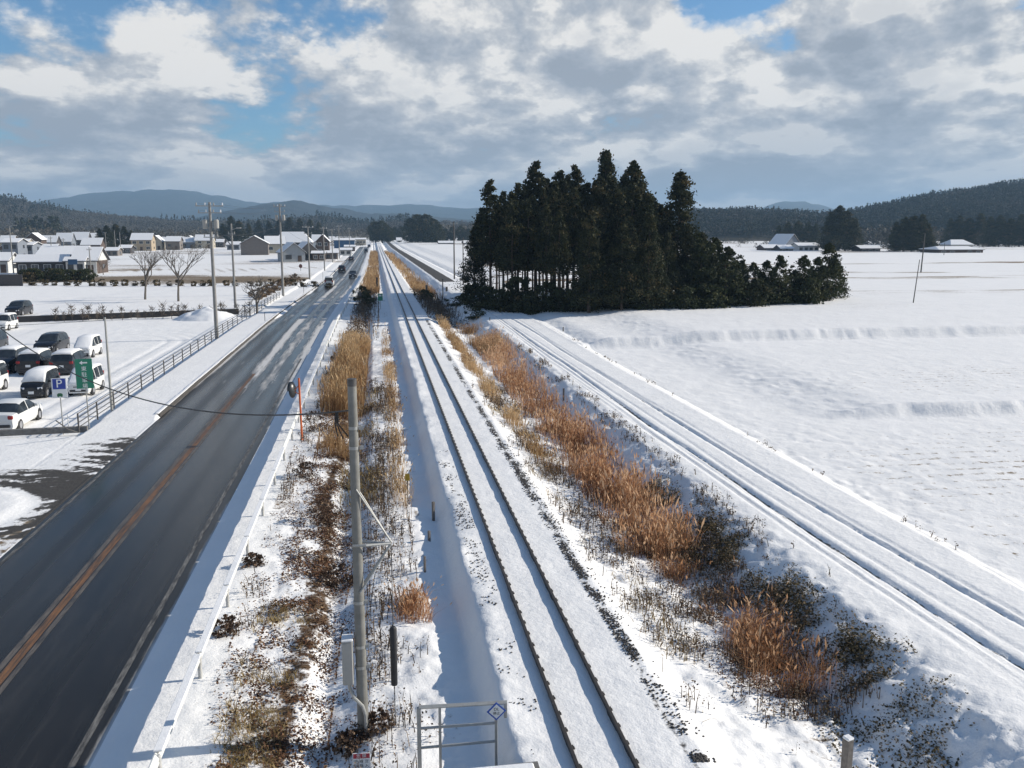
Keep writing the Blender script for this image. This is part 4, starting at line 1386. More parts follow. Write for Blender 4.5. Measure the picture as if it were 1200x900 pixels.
# near concrete pole with cabinet, bracket and stay
x, y = at(426, 858, -.55); z = gz1(x, y)
NP = empty('concrete_pole', (x, y, z)); tag(NP, 'near grey concrete pole with a cabinet and a bracket between road and railway', 'utility pole')
hN = height_at(x, y, 445) - z
b = MB(); b.tube([(0, 0, -.4), (-.02, 0, hN)], [.118, .086], 20); b.build('shaft', M['pole'], NP, True)
b = MB(); b.tube([(-.02, 0, hN - .12), (-.02, 0, hN + .02)], [.09, .0895], 20); b.tube([(-.02, 0, hN + .02), (-.02, 0, hN + .03)], [.08, .02], 20); b.build('pole_cap', M['steel_dark'], NP, True)
for dz in (.95, 1.35, 4.55, 5.5, 5.95):
    rr = .118 - (.034) * (hN - dz) / hN + .006
    b = MB(); b.tube([(-.015, 0, hN - dz - .03), (-.015, 0, hN - dz + .03)], rr, 20); b.box((.13, -.02, hN - dz), (.08, .05, .07)); b.build('band', M['steel'], NP, True)
# cabinet on the road side
cab = empty('cabinet', (0, 0, 0)); cab.parent = NP
hb = height_at(x, y, 797) - z; ht = height_at(x, y, 747) - z
b = MB(); b.box((-.27, -.03, (hb + ht) / 2), (.22, .30, ht - hb), 0, .015); b.build('cabinet', M['grey_box'], NP)
b = MB(); b.box((-.27, -.19, (hb + ht) / 2), (.19, .014, (ht - hb) * .93), 0, .004); b.build('cabinet_door', M['grey_box'], NP)
b = MB(); b.box((-.27, -.03, ht + .02), (.23, .31, .04), 0, .015); b.build('snow_cap', M['snow'], NP)
bpy.data.objects.remove(cab)
b = MB(); b.tube([(-.25, -.03, hb + .02), (-.25, -.06, hb - .12), (-.16, -.12, hb - .32), (.0, -.17, hb - .48), (.06, -.17, hb - .7), (.05, -.17, -.1)], .035, 8); b.build('conduit', M['steel'], NP, True)
# triangular stay bracket reaching toward the railway: tip over the stay anchor
hbr = height_at(x, y, 640) - z
tip = np.array([.66, .12, hbr - .02])
for q in ((-.10, -.10, hbr + .05), (-.10, .10, hbr + .05)):
    b = MB(); b.tube([q, (.16, q[1], hbr + .04), tip], .028, 6); b.build('bracket_arm', M['steel'], NP)
for q in ((.02, -.12, height_at(x, y, 692) - z), (.02, .12, height_at(x, y, 692) - z)):
    b = MB(); b.tube([q, tip], .022, 6); b.build('bracket_strut', M['steel'], NP)
for q in ((.0, -.1, height_at(x, y, 572) - z), (.0, .1, height_at(x, y, 572) - z)):
    b = MB(); b.tube([q, tip + np.array([0, 0, .03])], .017, 6); b.build('bracket_tie', M['steel'], NP)
# stay wire with black guard
root = empty('stay_wire', (x + tip[0], y + tip[1], z)); tag(root, 'vertical stay wire with a black tube guard hanging below the pole bracket', 'stay wire')
b = MB(); b.tube([(0, 0, -.3), (0, 0, tip[2])], .009, 6); b.build('wire', M['steel_dark'], root)
g0 = height_at(x + tip[0], y, 806) - z; g1 = height_at(x + tip[0], y, 737) - z
b = MB(); b.tube([(0, 0, g0), (0, 0, g0 + .02), (0, 0, g1 - .05), (0, 0, g1)], [.058, .068, .075, .045], 14); b.build('guard_tube', M['black'], root, True)
for k in range(8):
    pass
b = MB()
for k in range(9):
    b.tube([(0, 0, .12 + k * .13), (0, 0, .15 + k * .13)], .014, 6)
b.build('grip', M['steel_dark'], root)


def catenary(p, q, sag, n=28):
    p, q = np.array(p, float), np.array(q, float)
    return [p + (q - p) * t + np.array([0, 0, -sag * 4 * t * (1 - t)]) for t in np.linspace(0, 1, n)]


# the cable crossing the road from the near pole to beyond the car park
hw = height_at(x, y, 481)
A = np.array([x - .1, y, hw])
bx_, by_, Bz = -19.54, 40.3, 11.54
b = MB(); b.tube(catenary(A, (bx_, by_, Bz), 2.85, 48), .017, 5)
tag(b.build('service_cable', M['cable']), 'black cable sagging across the road from the near concrete pole', 'cable')
for k, (dx, dz) in enumerate(((-.22, -.5), (-.12, -.55), (-.03, -.5))):
    b = MB(); b.tube([(x - .3 + dx * .2, y, hw - .02), (x - .3 + dx * .3, y - .02, hw - .25), (x - .1 + dx, y - .03, hw + dz)], .014, 5)
    o = b.build('cable_tail', M['cable'], NP); o.matrix_parent_inverse = NP.matrix_world.inverted() if False else o.matrix_parent_inverse
    o.location = (-NP.location[0], -NP.location[1], -NP.location[2])

# power lines along the road poles
tops = [(p_[1], p_[2], p_[3] + p_[4]) for p_ in P]
for k, (dx, dz) in enumerate(((-1.0, -.1), (.9, -.1), (-.85, -.75), (.8, -.75), (0.1, -3.1))):
    b = MB()
    for i in range(len(tops) - 1):
        p_, q_ = tops[i], tops[i + 1]
        f_ = min(1.0, 1.0)
        b.tube(catenary((p_[0] + dx * (1 if i < 2 else .8), p_[1] - .12, p_[2] + dz), (q_[0] + dx * .85, q_[1] - .12, q_[2] + dz), .55, 14), .008 if k < 4 else .014, 4, False)
    tag(b.build('power_line', M['cable']), 'thin black power line strung between the roadside utility poles', 'power line', 'power lines along the road')
t_ = (P0[1], P0[2], P0[3] + P0[4] - .15)
b = MB(); b.tube(catenary(t_, (-62, 70, 4.0), .8), .011, 5); tag(b.build('overhead_wire', M['cable']), 'thin wire running left from the slim steel pole over the car park', 'wire')

# ------------------------------------------------------------------ orange mirror post
x, y = at(354, 515, -.42); z = gz1(x, y)
root = empty('traffic_mirror', (x, y, z)); tag(root, 'convex traffic mirror on an orange post behind the guard rail', 'traffic mirror')
hm = height_at(x, y, 443) - z
b = MB(); b.tube([(0, 0, -.3), (-.04, 0, hm)], .05, 12); b.build('post', M['orange'], root, True)
mc = np.array([-.36, -.02, hm - .58])
nrm = np.array([-.62, -.78, -.12]); nrm /= np.linalg.norm(nrm)
nrm = np.array([-.93, .36, -.08]); nrm /= np.linalg.norm(nrm)


def disc(c, n, prof, seg=28, sx=1.0):
    b = MB()
    a_ = np.cross(n, [0, 0, 1.0]); a_ /= np.linalg.norm(a_); u_ = np.cross(a_, n)
    vs, fs = [], []
    for (r_, d_) in prof:
        for k in range(seg):
            w_ = 2 * math.pi * k / seg
            vs.append(c + a_ * math.cos(w_) * r_ * sx + u_ * math.sin(w_) * r_ * 1.18 + n * d_)
    m = len(prof)
    for i in range(m - 1):
        for k in range(seg):
            k2 = (k + 1) % seg
            fs.append((i * seg + k, i * seg + k2, (i + 1) * seg + k2, (i + 1) * seg + k))
    fs.append(tuple(range(seg - 1, -1, -1))); fs.append(tuple((m - 1) * seg + k for k in range(seg)))
    return b.add(vs, fs)


disc(mc, nrm, [(.12, -.13), (.24, -.09), (.31, -.03), (.33, .0), (.33, .04)]).build('mirror_back', M['mirror'], root, True)
disc(mc + nrm * .042, nrm, [(.315, 0), (.29, .012), (.18, .04), (.05, .055)]).build('mirror_glass', M['mirror_face'], root, True)
b = MB()
for k in range(14):
    w0_, w1_ = math.pi * k / 14, math.pi * (k + 1) / 14
    a_ = np.cross(nrm, [0, 0, 1.0]); a_ /= np.linalg.norm(a_); u_ = np.cross(a_, nrm)
    pa = lambda w_, r_, d_: mc + a_ * math.cos(w_) * r_ + u_ * math.sin(w_) * r_ * 1.18 + nrm * d_
    b.add([pa(w0_, .335, -.02), pa(w1_, .335, -.02), pa(w1_, .345, .10), pa(w0_, .345, .10), pa(w0_, .345, -.02), pa(w1_, .345, -.02), pa(w1_, .355, .10), pa(w0_, .355, .10)],
          [(0, 1, 2, 3), (7, 6, 5, 4), (3, 2, 6, 7), (0, 4, 5, 1)])
b.build('hood', M['mirror'], root)
s_ = MB(); s_.tube([(-.04, 0, hm - .35), tuple(mc - nrm * .12)], .022, 6); s_.tube([(-.03, 0, hm - .8), tuple(mc - nrm * .12 - np.array([0, 0, .1]))], .022, 6); s_.build('bracket', M['orange'], root)


# ------------------------------------------------------------------ lettering
def text(body, size, mat, parent, loc, rot, name='lettering', ext=.002, sx=1.0):
    c = bpy.data.curves.new(name, 'FONT')
    c.body = body; c.size = size; c.align_x = 'CENTER'; c.align_y = 'CENTER'; c.extrude = ext
    c.materials.append(mat)
    t_ = bpy.data.objects.new('tmp', c); COL.objects.link(t_)
    bpy.context.view_layer.update()
    me = bpy.data.meshes.new_from_object(t_.evaluated_get(bpy.context.evaluated_depsgraph_get()))
    bpy.data.objects.remove(t_); bpy.data.curves.remove(c)
    me.name = name
    if not me.materials: me.materials.append(mat)
    o = bpy.data.objects.new(name, me); COL.objects.link(o)
    o.parent = parent; o.location = loc; o.rotation_euler = rot; o.scale = (sx, 1, 1)
    return o


# parking sign: white plate, blue square with P, small green car mark
x, y = at(74, 503, -.5); z = gz1(x, y)
face = math.atan2(-x, y) * 0 + R(-12)
root = empty('parking_sign', (x, y, z), R(8)); tag(root, 'white parking sign with a blue P square on a thin post', 'sign')
zt = height_at(x, y, 443) - z; zb = height_at(x, y, 466) - z
wp = 15.5 / F * y * 1.0
b = MB(); b.tube([(0, 0, -.3), (0, 0, zt - .1)], .028, 8); b.build('post', M['steel'], root, True)
b = MB(); b.box((0, -.05, (zt + zb) / 2), (wp, .03, zt - zb), 0, .006); b.build('sign_plate', M['sign_white'], root)
b = MB(); b.box((0, -.070, zt - wp * .42), (wp * .84, .008, wp * .76), 0, .002); b.build('blue_square', M['blue_sign'], root)
text('P', wp * .85, M['sign_white'], root, (0, -.077, zt - wp * .42), (R(90), 0, 0), ext=.001)
b = MB()
b.box((0, -.070, zb + .14), (.26, .008, .13), 0, .003); b.box((0, -.0705, zb + .21), (.17, .008, .07), 0, .003); b.box((-.08, -.0715, zb + .07), (.05, .008, .05)); b.box((.08, -.0715, zb + .07), (.05, .008, .05))
b.build('car_mark', simple('dark_green_mark', (.02, .12, .05), .5), root)

# green direction sign with arrow and vertical characters
x, y = at(103, 500, -.5); z = gz1(x, y)
root = empty('direction_sign', (x, y, z), R(10)); tag(root, 'green upright direction sign with a white arrow and white characters on a thin post', 'sign')
zt = height_at(x, y, 420.5) - z; zb = height_at(x, y, 455) - z; wp = .82
b = MB(); b.tube([(.06, 0, -.3), (.06, 0, zt - .1)], .032, 8); b.build('post', M['steel'], root, True)
b = MB(); b.box((.04, -.055, (zt + zb) / 2), (wp, .04, zt - zb), 0, .006); b.build('sign_plate', M['green_sign'], root)
ar = MB(); za = zt - .2; AX = .22
ar.add([(px_ + AX, py_, za + pz_) for py_ in (-.078, -.074) for px_, pz_ in ((-.38, 0), (-.24, -.11), (-.24, -.035), (0, -.035), (0, .035), (-.24, .035), (-.24, .11))],
       [(0, 1, 2, 3, 4, 5, 6), (13, 12, 11, 10, 9, 8, 7)] + [((i + 1) % 7, i, 7 + i, 7 + (i + 1) % 7) for i in range(7)])
ar.build('arrow', M['sign_white'], root)
for k, ch in enumerate('東駐車場'):
    text(ch, .27, M['sign_white'], root, (.04, -.077, za - .33 - k * .305), (R(90), 0, 0), ext=.001)
# thin white snow pole next to them
x, y = at(80.5, 502, -.5)
b = MB(); b.tube([(0, 0, -.2), (0, 0, 1.05)], .02, 6)
o = b.build('marker_post', M['white_metal']); o.location = (x, y, gz1(x, y)); tag(o, 'thin white marker post between the parking sign and the green sign', 'marker post')

# red and white warning board at the foot of the near pole
x, y = at(424, 897, -.5); y -= .05; z = gz1(x, y)
root = empty('warning_board', (x, y, z), R(-3)); tag(root, 'small white notice board with a red heading at the bottom edge by the concrete pole', 'sign')
zt = height_at(x, y, 882.5) - z
x2_ = .34
b = MB(); b.box((0, .03, zt * .5 - .2), (.05, .04, zt + .3)); b.build('post', M['steel'], root)
b = MB(); b.box((0, 0, zt - .3), (x2_, .02, .6), 0, .004); b.build('sign_plate', M['sign_white'], root)
b = MB(); b.box((0, -.012, zt - .055), (x2_ * .92, .006, .095)); b.build('red_heading', M['sign_red'], root)
text('危 険', .085, M['sign_white'], root, (0, -.0165, zt - .055), (R(90), 0, 0), ext=.0005)
for k, colm in enumerate(('立入禁止', '線路内に', '許可なく')):
    for j_, ch in enumerate(colm):
        text(ch, .075, M['sign_dark'], root, (.10 - k * .10, -.0115, zt - .17 - j_ * .095), (R(90), 0, 0), ext=.0005)

# ------------------------------------------------------------------ steel barrier with diamond plate and the snowy deck beside it
xl, yl = at(492, 905, -.35); zl = gz1(xl, yl)
GB = empty('steel_barrier', (xl, yl, zl)); tag(GB, 'grey steel railing gate with a blue diamond plate at the bottom edge', 'railing')
xr, yr = at(594, 893, -.35)
# top rail heights
ztl = height_at(xl, yl, 829) - zl
dx_, dy_ = xr - xl, yr - yl
ztr = height_at(xr, yr, 823) - zl
lerp = lambda t: (dx_ * t, dy_ * t)
def zt_(t): return ztl + (ztr - ztl) * t
b = MB(); b.box((0, 0, ztl / 2 - .2), (.075, .075, ztl + .4), 0, .008); b.build('post', M['steel'], GB)
b = MB(); b.tube([(0, 0, ztl), (dx_, dy_, ztr)], .042, 4); b.build('top_rail', M['steel'], GB)
for t, z0_ in ((.235, -.3), (.875, -.3)):
    b = MB(); q = lerp(t); b.box((q[0], q[1], (zt_(t) * (1 if t < .5 else .78) + z0_) / 2), (.05, .05, zt_(t) * (1 if t < .5 else .78) - z0_), 0, .006); b.build('post', M['steel'], GB)
for fr in (.72, .46):
    b = MB(); q0, q1 = lerp(.02), lerp(.875); b.tube([(q0[0], q0[1], zt_(0) * fr), (q1[0], q1[1], zt_(.875) * fr)], .026, 6); b.build('rail', M['steel'], GB)
b = MB(); q = lerp(.985); b.box((q[0], q[1], zt_(1) - .16), (.06, .05, .3), 0, .006); b.build('end_bar', M['steel'], GB)
# diamond plate
dq = lerp(.875); dc = (dq[0], dq[1] - .06, zt_(.875) - .14)
def diamond(r_, th, yo):
    b = MB(); b.add([(dc[0] + sx * r_, dc[1] + yo, dc[2] + sz * r_) for sx, sz in ((1, 0), (0, 1), (-1, 0), (0, -1))] + [(dc[0] + sx * r_, dc[1] + yo + th, dc[2] + sz * r_) for sx, sz in ((1, 0), (0, 1), (-1, 0), (0, -1))],
                    [(3, 2, 1, 0), (4, 5, 6, 7), (0, 1, 5, 4), (1, 2, 6, 5), (2, 3, 7, 6), (3, 0, 4, 7)]); return b
dp = diamond(.185, .012, 0).build('diamond_plate', simple('blue_border', (.03, .10, .42), .45), GB)
diamond(.145, .004, -.005).build('diamond_face', M['sign_white'], dp)
text('DL', .085, M['sign_dark'], dp, (dc[0], dc[1] - .008, dc[2] + .045), (R(90), 0, 0), ext=.0005)
text('停止', .07, M['sign_dark'], dp, (dc[0], dc[1] - .008, dc[2] - .04), (R(90), 0, 0), ext=.0005)
# deck edge (end of the platform) with snow
xa, ya = at(560, 900, .3); xb, yb = at(630, 889.5, .34)
DK = empty('platform_end', (xb, yb, .08)); tag(DK, 'dark edged end of a station platform covered in snow at the bottom of the view', 'platform')
b = MB(); b.add([(-2.2, -.10, .22), (0, 0, .22), (.04, -6, .22), (-2.2, -6, .22), (-2.2, -.10, -.8), (0, 0, -.8), (.04, -6, -.8), (-2.2, -6, -.8)],
                [(0, 3, 2, 1), (4, 5, 6, 7), (0, 1, 5, 4), (1, 2, 6, 5), (2, 3, 7, 6), (3, 0, 4, 7)]); b.build('deck', M['concrete_dark'], DK)
b = MB(); b.box((-1.15, -3.06, .255), (2.1, 5.9, .06), 0, .025); b.build('snow_cap', M['snow'], DK)

# posts
def post_thing(px, fy, ty, z0, wd, mat, label, snow=True, name='post', rz=.3, cat='post'):
    x, y = at(px, fy, z0); z = gz1(x, y); h = height_at(x, y, ty) - z
    root = empty(name, (x, y, z), rz); tag(root, label, cat)
    b = MB(); b.box((0, 0, h / 2 - .15), (wd, wd, h + .3), 0, wd * .1); b.build('shaft', M[mat], root)
    if snow:
        b = MB(); b.box((0, 0, h + wd * .15), (wd * 1.05, wd * 1.05, wd * .35), 0, wd * .15); b.build('snow_cap', M['snow'], root)
    return root, h


post_thing(991, 910, 866, -.6, .16, 'post_wood', 'square weathered post with a snowy top at the bottom edge near the ditch')
for (px, fy, ty, wd, lab) in ((508, 608, 588, .09, 'dark wooden stake in the shaded strip beside the track, middle one of three'), (503, 634, 622, .08, 'short dark stake in the shaded strip beside the track'), (498, 672, 652, .06, 'thin dark stake at the weedy edge beside the track')):
    post_thing(px, fy, ty, -.6, wd, 'post_wood', lab, False, 'wooden_stake', .5, 'stake')
r_, h_ = post_thing(478, 588, 556, -.55, .035, 'post_wood', 'small yellow plate on a thin post in the dry grass beside the track', False, 'marker_sign', 0, 'sign')
b = MB(); b.box((0, -.03, h_ - .1), (.17, .015, .28), 0, .004); b.build('yellow_plate', M['yellow'], r_)
# small trackside items near the grove shade
for (px, fy, ty, wd, mt, lab) in ((442, 341, 325, .26, 'black', 'black trackside post left of the rails beyond the grove shade'), (500, 346, 334, .3, 'steel_dark', 'dark post at the near side of the crossing right of the rails'),
                                  (519, 346, 327, .14, 'steel_dark', 'tall thin dark post right of the rails by the crossing'), (523.5, 343, 336, .3, 'steel_dark', 'stubby dark post at the track edge by the crossing'), (490, 330, 327, .2, 'steel_dark', 'small dark post in the dry grass right of the rails')):
    post_thing(px, fy, ty, -.4, wd, mt, lab, False, 'trackside_post')
r_, h_ = post_thing(446, 362, 345, -.5, .08, 'steel', 'green trackside board on a thin post in the shade of the grove', False, 'trackside_sign', 0, 'sign')
b = MB(); b.box((0, -.08, h_ - .35), (.62, .05, .95), 0, .01); b.build('green_board', M['green_sign'], r_)
b = MB(); b.box((0, -.11, h_ - .15), (.3, .01, .2), 0, .004); b.build('board_mark', M['sign_white'], r_)
r_, h_ = post_thing(421.5, 352, 345, -.45, .12, 'steel_dark', 'dark trackside box on a stand between the road and the rails', False, 'trackside_box', 0, 'box')
b = MB(); b.box((0, 0, h_), (.55, .4, .6), 0, .03); b.build('cabinet', M['steel_dark'], r_)
for k, px in enumerate((430, 434, 439)):
    tag(post_thing(px, 343, 340.5, -.5, .22, 'steel_dark', 'short dark stub in the row between road and rails at the shade edge', False, 'trackside_stub')[0], group='stubs between road and rails')
for (px, fy, ty, lab) in ((574, 376, 372, 'tiny stake at the farm track edge in front of the grove'), (660, 386.5, 383, 'tiny stake in the snow before the grove'), (660.5, 461, 455, 'thin stake on the right edge of the farm track')):
    post_thing(px, fy, ty, .0, .10, 'post_wood', lab, False, 'wooden_stake', 0, 'stake')
# thin snow poles along the left kerb
for (px, fy, ty, lab) in ((310.5, 376, 366, 'nearest thin snow marker pole on the left kerb'), (356, 343, 334, 'second thin snow marker pole on the left kerb'), (378.5, 329, 319, 'far thin snow marker pole on the left kerb above the white car')):
    post_thing(px, fy, ty, -.3, .06, 'steel_dark', lab, False, 'snow_pole', 0, 'marker pole')
x, y = at(352.5, 318, -.2)
root = empty('round_sign', (x, y, gz1(x, y))); tag(root, 'round red-brown sign seen from behind before the grey barn', 'sign')
b = MB(); b.tube([(0, 0, -.2), (0, 0, 1.5)], .05, 6); b.build('post', M['steel_dark'], root)
disc(np.array([0, -.07, 1.2]), np.array([0, -1.0, 0]), [(.42, -.02), (.42, .02)], 20).build('sign_plate', simple('rust_plate', (.12, .045, .03), .6), root)


# ------------------------------------------------------------------ cars
def paint(name, col, rough=.28, metal=.0):
    return simple(name, col, rough, .04, 1.5, metal=metal)


PAINT = {'white': paint('white_car_paint', (.68, .68, .66)), 'black': paint('black_car_paint', (.012, .013, .016), .2), 'navy': paint('dark_grey_car_paint', (.03, .033, .04), .25), 'silver': paint('silver_car_paint', (.42, .43, .44), .3, .4),
         'beige': paint('pearl_car_paint', (.62, .60, .53), .3)}
M['tail'] = simple('tail_lamp_red', (.25, .012, .012), .25, .1, 6)
M['lamp_clear'] = simple('head_lamp', (.6, .62, .65), .12, .05, 6, metal=.5)
M['tyre'] = simple('tyre', (.018, .018, .018), .85, .2, 12)
M['rim'] = simple('wheel_rim', (.40, .40, .41), .35, .1, 6, metal=.6)
M['bumper'] = simple('dark_bumper', (.03, .03, .032), .5, .1, 6)
STY = {
    # (y, ztop, cabin) stations from tail to nose; L, W, belt
    'kei': dict(L=3.4, W=1.48, H=1.66, belt=.92, st=[(0, .72), (.03, .95), (.12, 1.50), (.30, 1.62), (1.05, 1.66), (1.12, 1.66), (1.95, 1.64), (2.05, 1.635), (2.25, 1.58), (2.85, 1.02), (3.2, .92), (3.38, .74), (3.4, .5)]),
    'van': dict(L=4.6, W=1.70, H=1.86, belt=1.02, st=[(0, .8), (.03, 1.05), (.12, 1.66), (.32, 1.82), (1.4, 1.87), (1.48, 1.87), (2.6, 1.86), (2.68, 1.86), (3.1, 1.78), (3.85, 1.12), (4.35, .98), (4.57, .78), (4.6, .52)]),
    'suv': dict(L=4.5, W=1.78, H=1.70, belt=1.02, st=[(0, .8), (.04, 1.08), (.35, 1.55), (.62, 1.66), (1.5, 1.70), (1.58, 1.70), (2.35, 1.68), (2.42, 1.675), (2.65, 1.60), (3.35, 1.12), (4.2, 1.0), (4.46, .82), (4.5, .55)]),
    'sedan': dict(L=4.5, W=1.72, H=1.46, belt=.90, st=[(0, .7), (.05, .98), (.62, 1.02), (1.30, 1.38), (1.62, 1.44), (2.02, 1.46), (2.10, 1.46), (2.5, 1.44), (2.62, 1.42), (3.35, .98), (4.1, .86), (4.42, .70), (4.5, .48)]),
}


def ring(sty, y, zt, L, W, belt, H):
    w = W / 2
    nose = 1 - .16 * (max(0, (y - L * .80)) / (L * .20)) ** 2 - .10 * (max(0, (L * .10 - y)) / (L * .10)) ** 2
    w *= nose
    zb = min(belt, zt - .10) if zt < belt + .2 else belt
    up = zt > belt + .2
    wt = w * (.80 if up else .93) if zt > belt else w * .95
    return [(-w * .90, .20), (-w, .36), (-w * 1.0, (zb + .36) / 2), (-w * .985, zb), (-wt, zt - (.07 if up else .035)), (-wt * .80, zt), (0, zt + .025),
            (wt * .80, zt), (wt, zt - (.07 if up else .035)), (w * .985, zb), (w * 1.0, (zb + .36) / 2), (w, .36), (w * .90, .20)]


def make_car(style, col, snow=(), name='parked_car', dark_lower=False):
    S = STY[style]; L, W, H, belt, st = S['L'], S['W'], S['H'], S['belt'], S['st']
    root = empty(name, (0, 0, 0))
    rings = [ring(style, y, zt, L, W, belt, H) for y, zt in st]
    n = 13
    V = [(x, y - L / 2, z) for (y, zt), rg in zip(st, rings) for x, z in rg]
    body, gl, sn = [], {'windscreen': [], 'rear_window': [], 'side_window_l': [], 'side_window_r': []}, []
    ns = len(st)
    for i in range(ns - 1):
        za, zb = st[i][1], st[i + 1][1]
        upa, upb = za > belt + .2, zb > belt + .2
        for k in range(n - 1):
            f = (i * n + k, i * n + k + 1, (i + 1) * n + k + 1, (i + 1) * n + k)
            top = 4 <= k <= 7
            sideg = k in (3, 8)
            pillar = (st[i + 1][0] - st[i][0]) < .11 and upa and upb
            g = None
            if top and (upa != upb):
                g = 'windscreen' if upa else 'rear_window'
            elif sideg and upa and upb and not pillar and 1 <= i:
                g = 'side_window_l' if k == 3 else 'side_window_r'
            if g is None and sideg and (upa != upb): g = ('side_window_l' if k == 3 else 'side_window_r') if abs(st[i + 1][0] - st[i][0]) > .4 else None
            if g: gl[g].append(f)
            else: body.append(f)
            if top:
                if ('roof' in snow and upa and upb) or ('screen' in snow and upa and not upb) or ('bonnet' in snow and not upa and not upb and i > ns // 2 and zb > .72):
                    sn.append(f)
    body.append(tuple(range(n)))
    body.append(tuple((ns - 1) * n + k for k in range(n - 1, -1, -1)))
    body.append
    for i in range(ns - 1):
        body.append((i * n, (i + 1) * n, (i + 1) * n + n - 1, i * n + n - 1))

    def sub(faces):
        ids = sorted({v for f in faces for v in f}); mp = {v: k for k, v in enumerate(ids)}
        b = MB(); b.add([V[v] for v in ids], [tuple(mp[v] for v in f) for f in faces]); return b
    sub(body).build('body', PAINT[col], root, True)
    for nm, fl_ in gl.items():
        if fl_: sub(fl_).build(nm.replace('_l', '').replace('_r', '') if nm.startswith('side') else nm, M['glass'], root, False)
    if sn:
        me = sub(sn).mesh('snow_cover', True)
        vv = np.array([v.co[:] for v in me.vertices]); 
        o = link('snow_cover', me, M['snow'], root)
        md = o.modifiers.new('thick', 'SOLIDIFY'); md.thickness = .07; md.offset = -1 if False else 1
    # wheels
    for wy in (-L / 2 + L * .185, L / 2 - L * .20):
        for sx in (-1, 1):
            wr = .31 if style in ('kei', 'sedan') else .34
            wh = empty('wheel', (sx * (W / 2 - .09), wy, wr)); wh.parent = root
            t = MB(); t.tube([(-.10, 0, 0), (-.085, 0, 0), (.085, 0, 0), (.105, 0, 0)], [wr * .9, wr, wr, wr * .9], 20); t.build('tyre', M['tyre'], wh, True)
            t = MB(); t.tube([(sx * .106, 0, 0), (sx * .114, 0, 0)], [wr * .64, wr * .55], 14); t.build('rim', M['rim'], wh)
            t = MB(); t.tube([(sx * .02, 0, .0), (sx * .088, 0, .0)], wr * 1.16, 18); a_ = t.build('wheel_arch', M['bumper'], root); a_.location = wh.location
            
    f_ = L / 2; zf = .66 if style != 'van' else .74
    for sx in (-1, 1):
        b = MB(); b.box((sx * W * .34, f_ - .10, zf + .04), (W * .20, .16, .15), sx * -.25, .04); b.build('headlight', M['lamp_clear'], root)
        zr = .98 if style in ('kei', 'van', 'suv') else .84
        b = MB(); b.box((sx * W * .385, -f_ + .055, zr), (W * .15, .14, .38 if style in ('van', 'kei') else .20), 0, .04); b.build('tail_light', M['tail'], root)
        b = MB(); b.box((sx * (W / 2 + .08), L * .17, belt + .07), (.20, .09, .14), 0, .03); b.build('mirror', PAINT[col], root)
        for hy in (-.02, .14):
            b = MB(); b.box((sx * (W / 2 - .004), L * hy, belt - .12), (.02, .16, .035)); b.build('door_handle', PAINT[col], root)
    b = MB(); b.box((0, f_ - .035, .60), (W * .42, .06, .10), 0, .02); b.build('grille', M['bumper'], root)
    b = MB(); b.box((0, f_ - .025, .36), (W * .72, .10, .14), 0, .03); b.build('bumper', M['bumper'], root)
    b = MB(); b.box((0, f_ + .022, .44), (.34, .02, .17), 0, .004); b.build('number_plate', M['sign_white'], root)
    b = MB(); b.box((0, -f_ + .0, .40), (W * .76, .10, .16), 0, .03); b.build('bumper', M['bumper'], root)
    b = MB(); b.box((0, -f_ - .015, .72), (.34, .02, .17), 0, .004); b.build('number_plate', M['sign_white'], root)
    return root


def car_at(style, col, px, fy, z0, off, rz, snow, label, group=None, name='parked_car', X=None, dy=0):
    x, y = at(px, fy, z0)
    if X is not None: x = X
    o = make_car(style, col, snow, name)
    o.location = (x + off, y + dy, gz1(x + off, y + dy) + .0)
    o.rotation_euler = (0, 0, rz)
    tag(o, label, 'car', group)
    return o


PK = 'cars parked in the snowy car park'
T = math.pi
def parked(style, col, xr, py_front, rz, snow, label):
    """xr: X of the car's track-side flank; py_front: photo row where its near end meets the snow"""
    S = STY[style]
    _, y = at(100, py_front, -.78)
    # distance is measured along the view; rows are level in X so use the row's Y at that X
    y = (CAMZ + .78) / math.tan(PITCH + math.atan((py_front - CY) / F))
    y = (y - ((xr - CAMX) * FW[0])) / FW[1]
    o = make_car(style, col, snow)
    xc, yc = xr - S['W'] / 2, y + S['L'] / 2
    o.location = (xc, yc, gz1(xc, yc)); o.rotation_euler = (0, 0, rz)
    return tag(o, label, 'car', PK)


ALLS = ('roof', 'screen', 'bonnet')
parked('kei', 'white', -17.9, 464, T, ALLS, 'white boxy car with a snowy windscreen right behind the green sign')
parked('kei', 'black', -20.45, 468, T, ('roof', 'screen'), 'black car facing the camera with snow over its windscreen, behind the parking sign')
parked('van', 'white', -24.3, 468, T, ('roof',), 'white van with dark windows at the left edge of the front row')
parked('suv', 'navy', -21.6, 440, 0, ('roof',), 'dark car with a snowy roof directly behind the white boxy car')
parked('suv', 'black', -24.0, 440, 0, ('roof',), 'black car with a snowy roof directly behind the snowy black car')
parked('suv', 'navy', -26.4, 439, T, ('roof',), 'blue-black car with a snowy roof behind the white van')
parked('suv', 'black', -26.9, 416, T, (), 'black people carrier without snow standing alone in the second row')
parked('kei', 'white', -23.1, 420, T, ALLS, 'white car under a thick cover of snow beside the black people carrier')
parked('van', 'navy', -32.2, 417, T, (), 'dark car cut by the left edge level with the black people carrier')
parked('suv', 'black', -40.2, 378, T, (), 'black off-roader at the back of the car park by the retaining wall')
parked('kei', 'white', -38.2, 388, T, ('roof',), 'white car cut by the left edge in front of the black off-roader')
k_ = parked('sedan', 'white', -18.5, 508, 0, (), 'white hatch-backed saloon seen from behind in front of the signs')

DR = 'cars driving on the road'


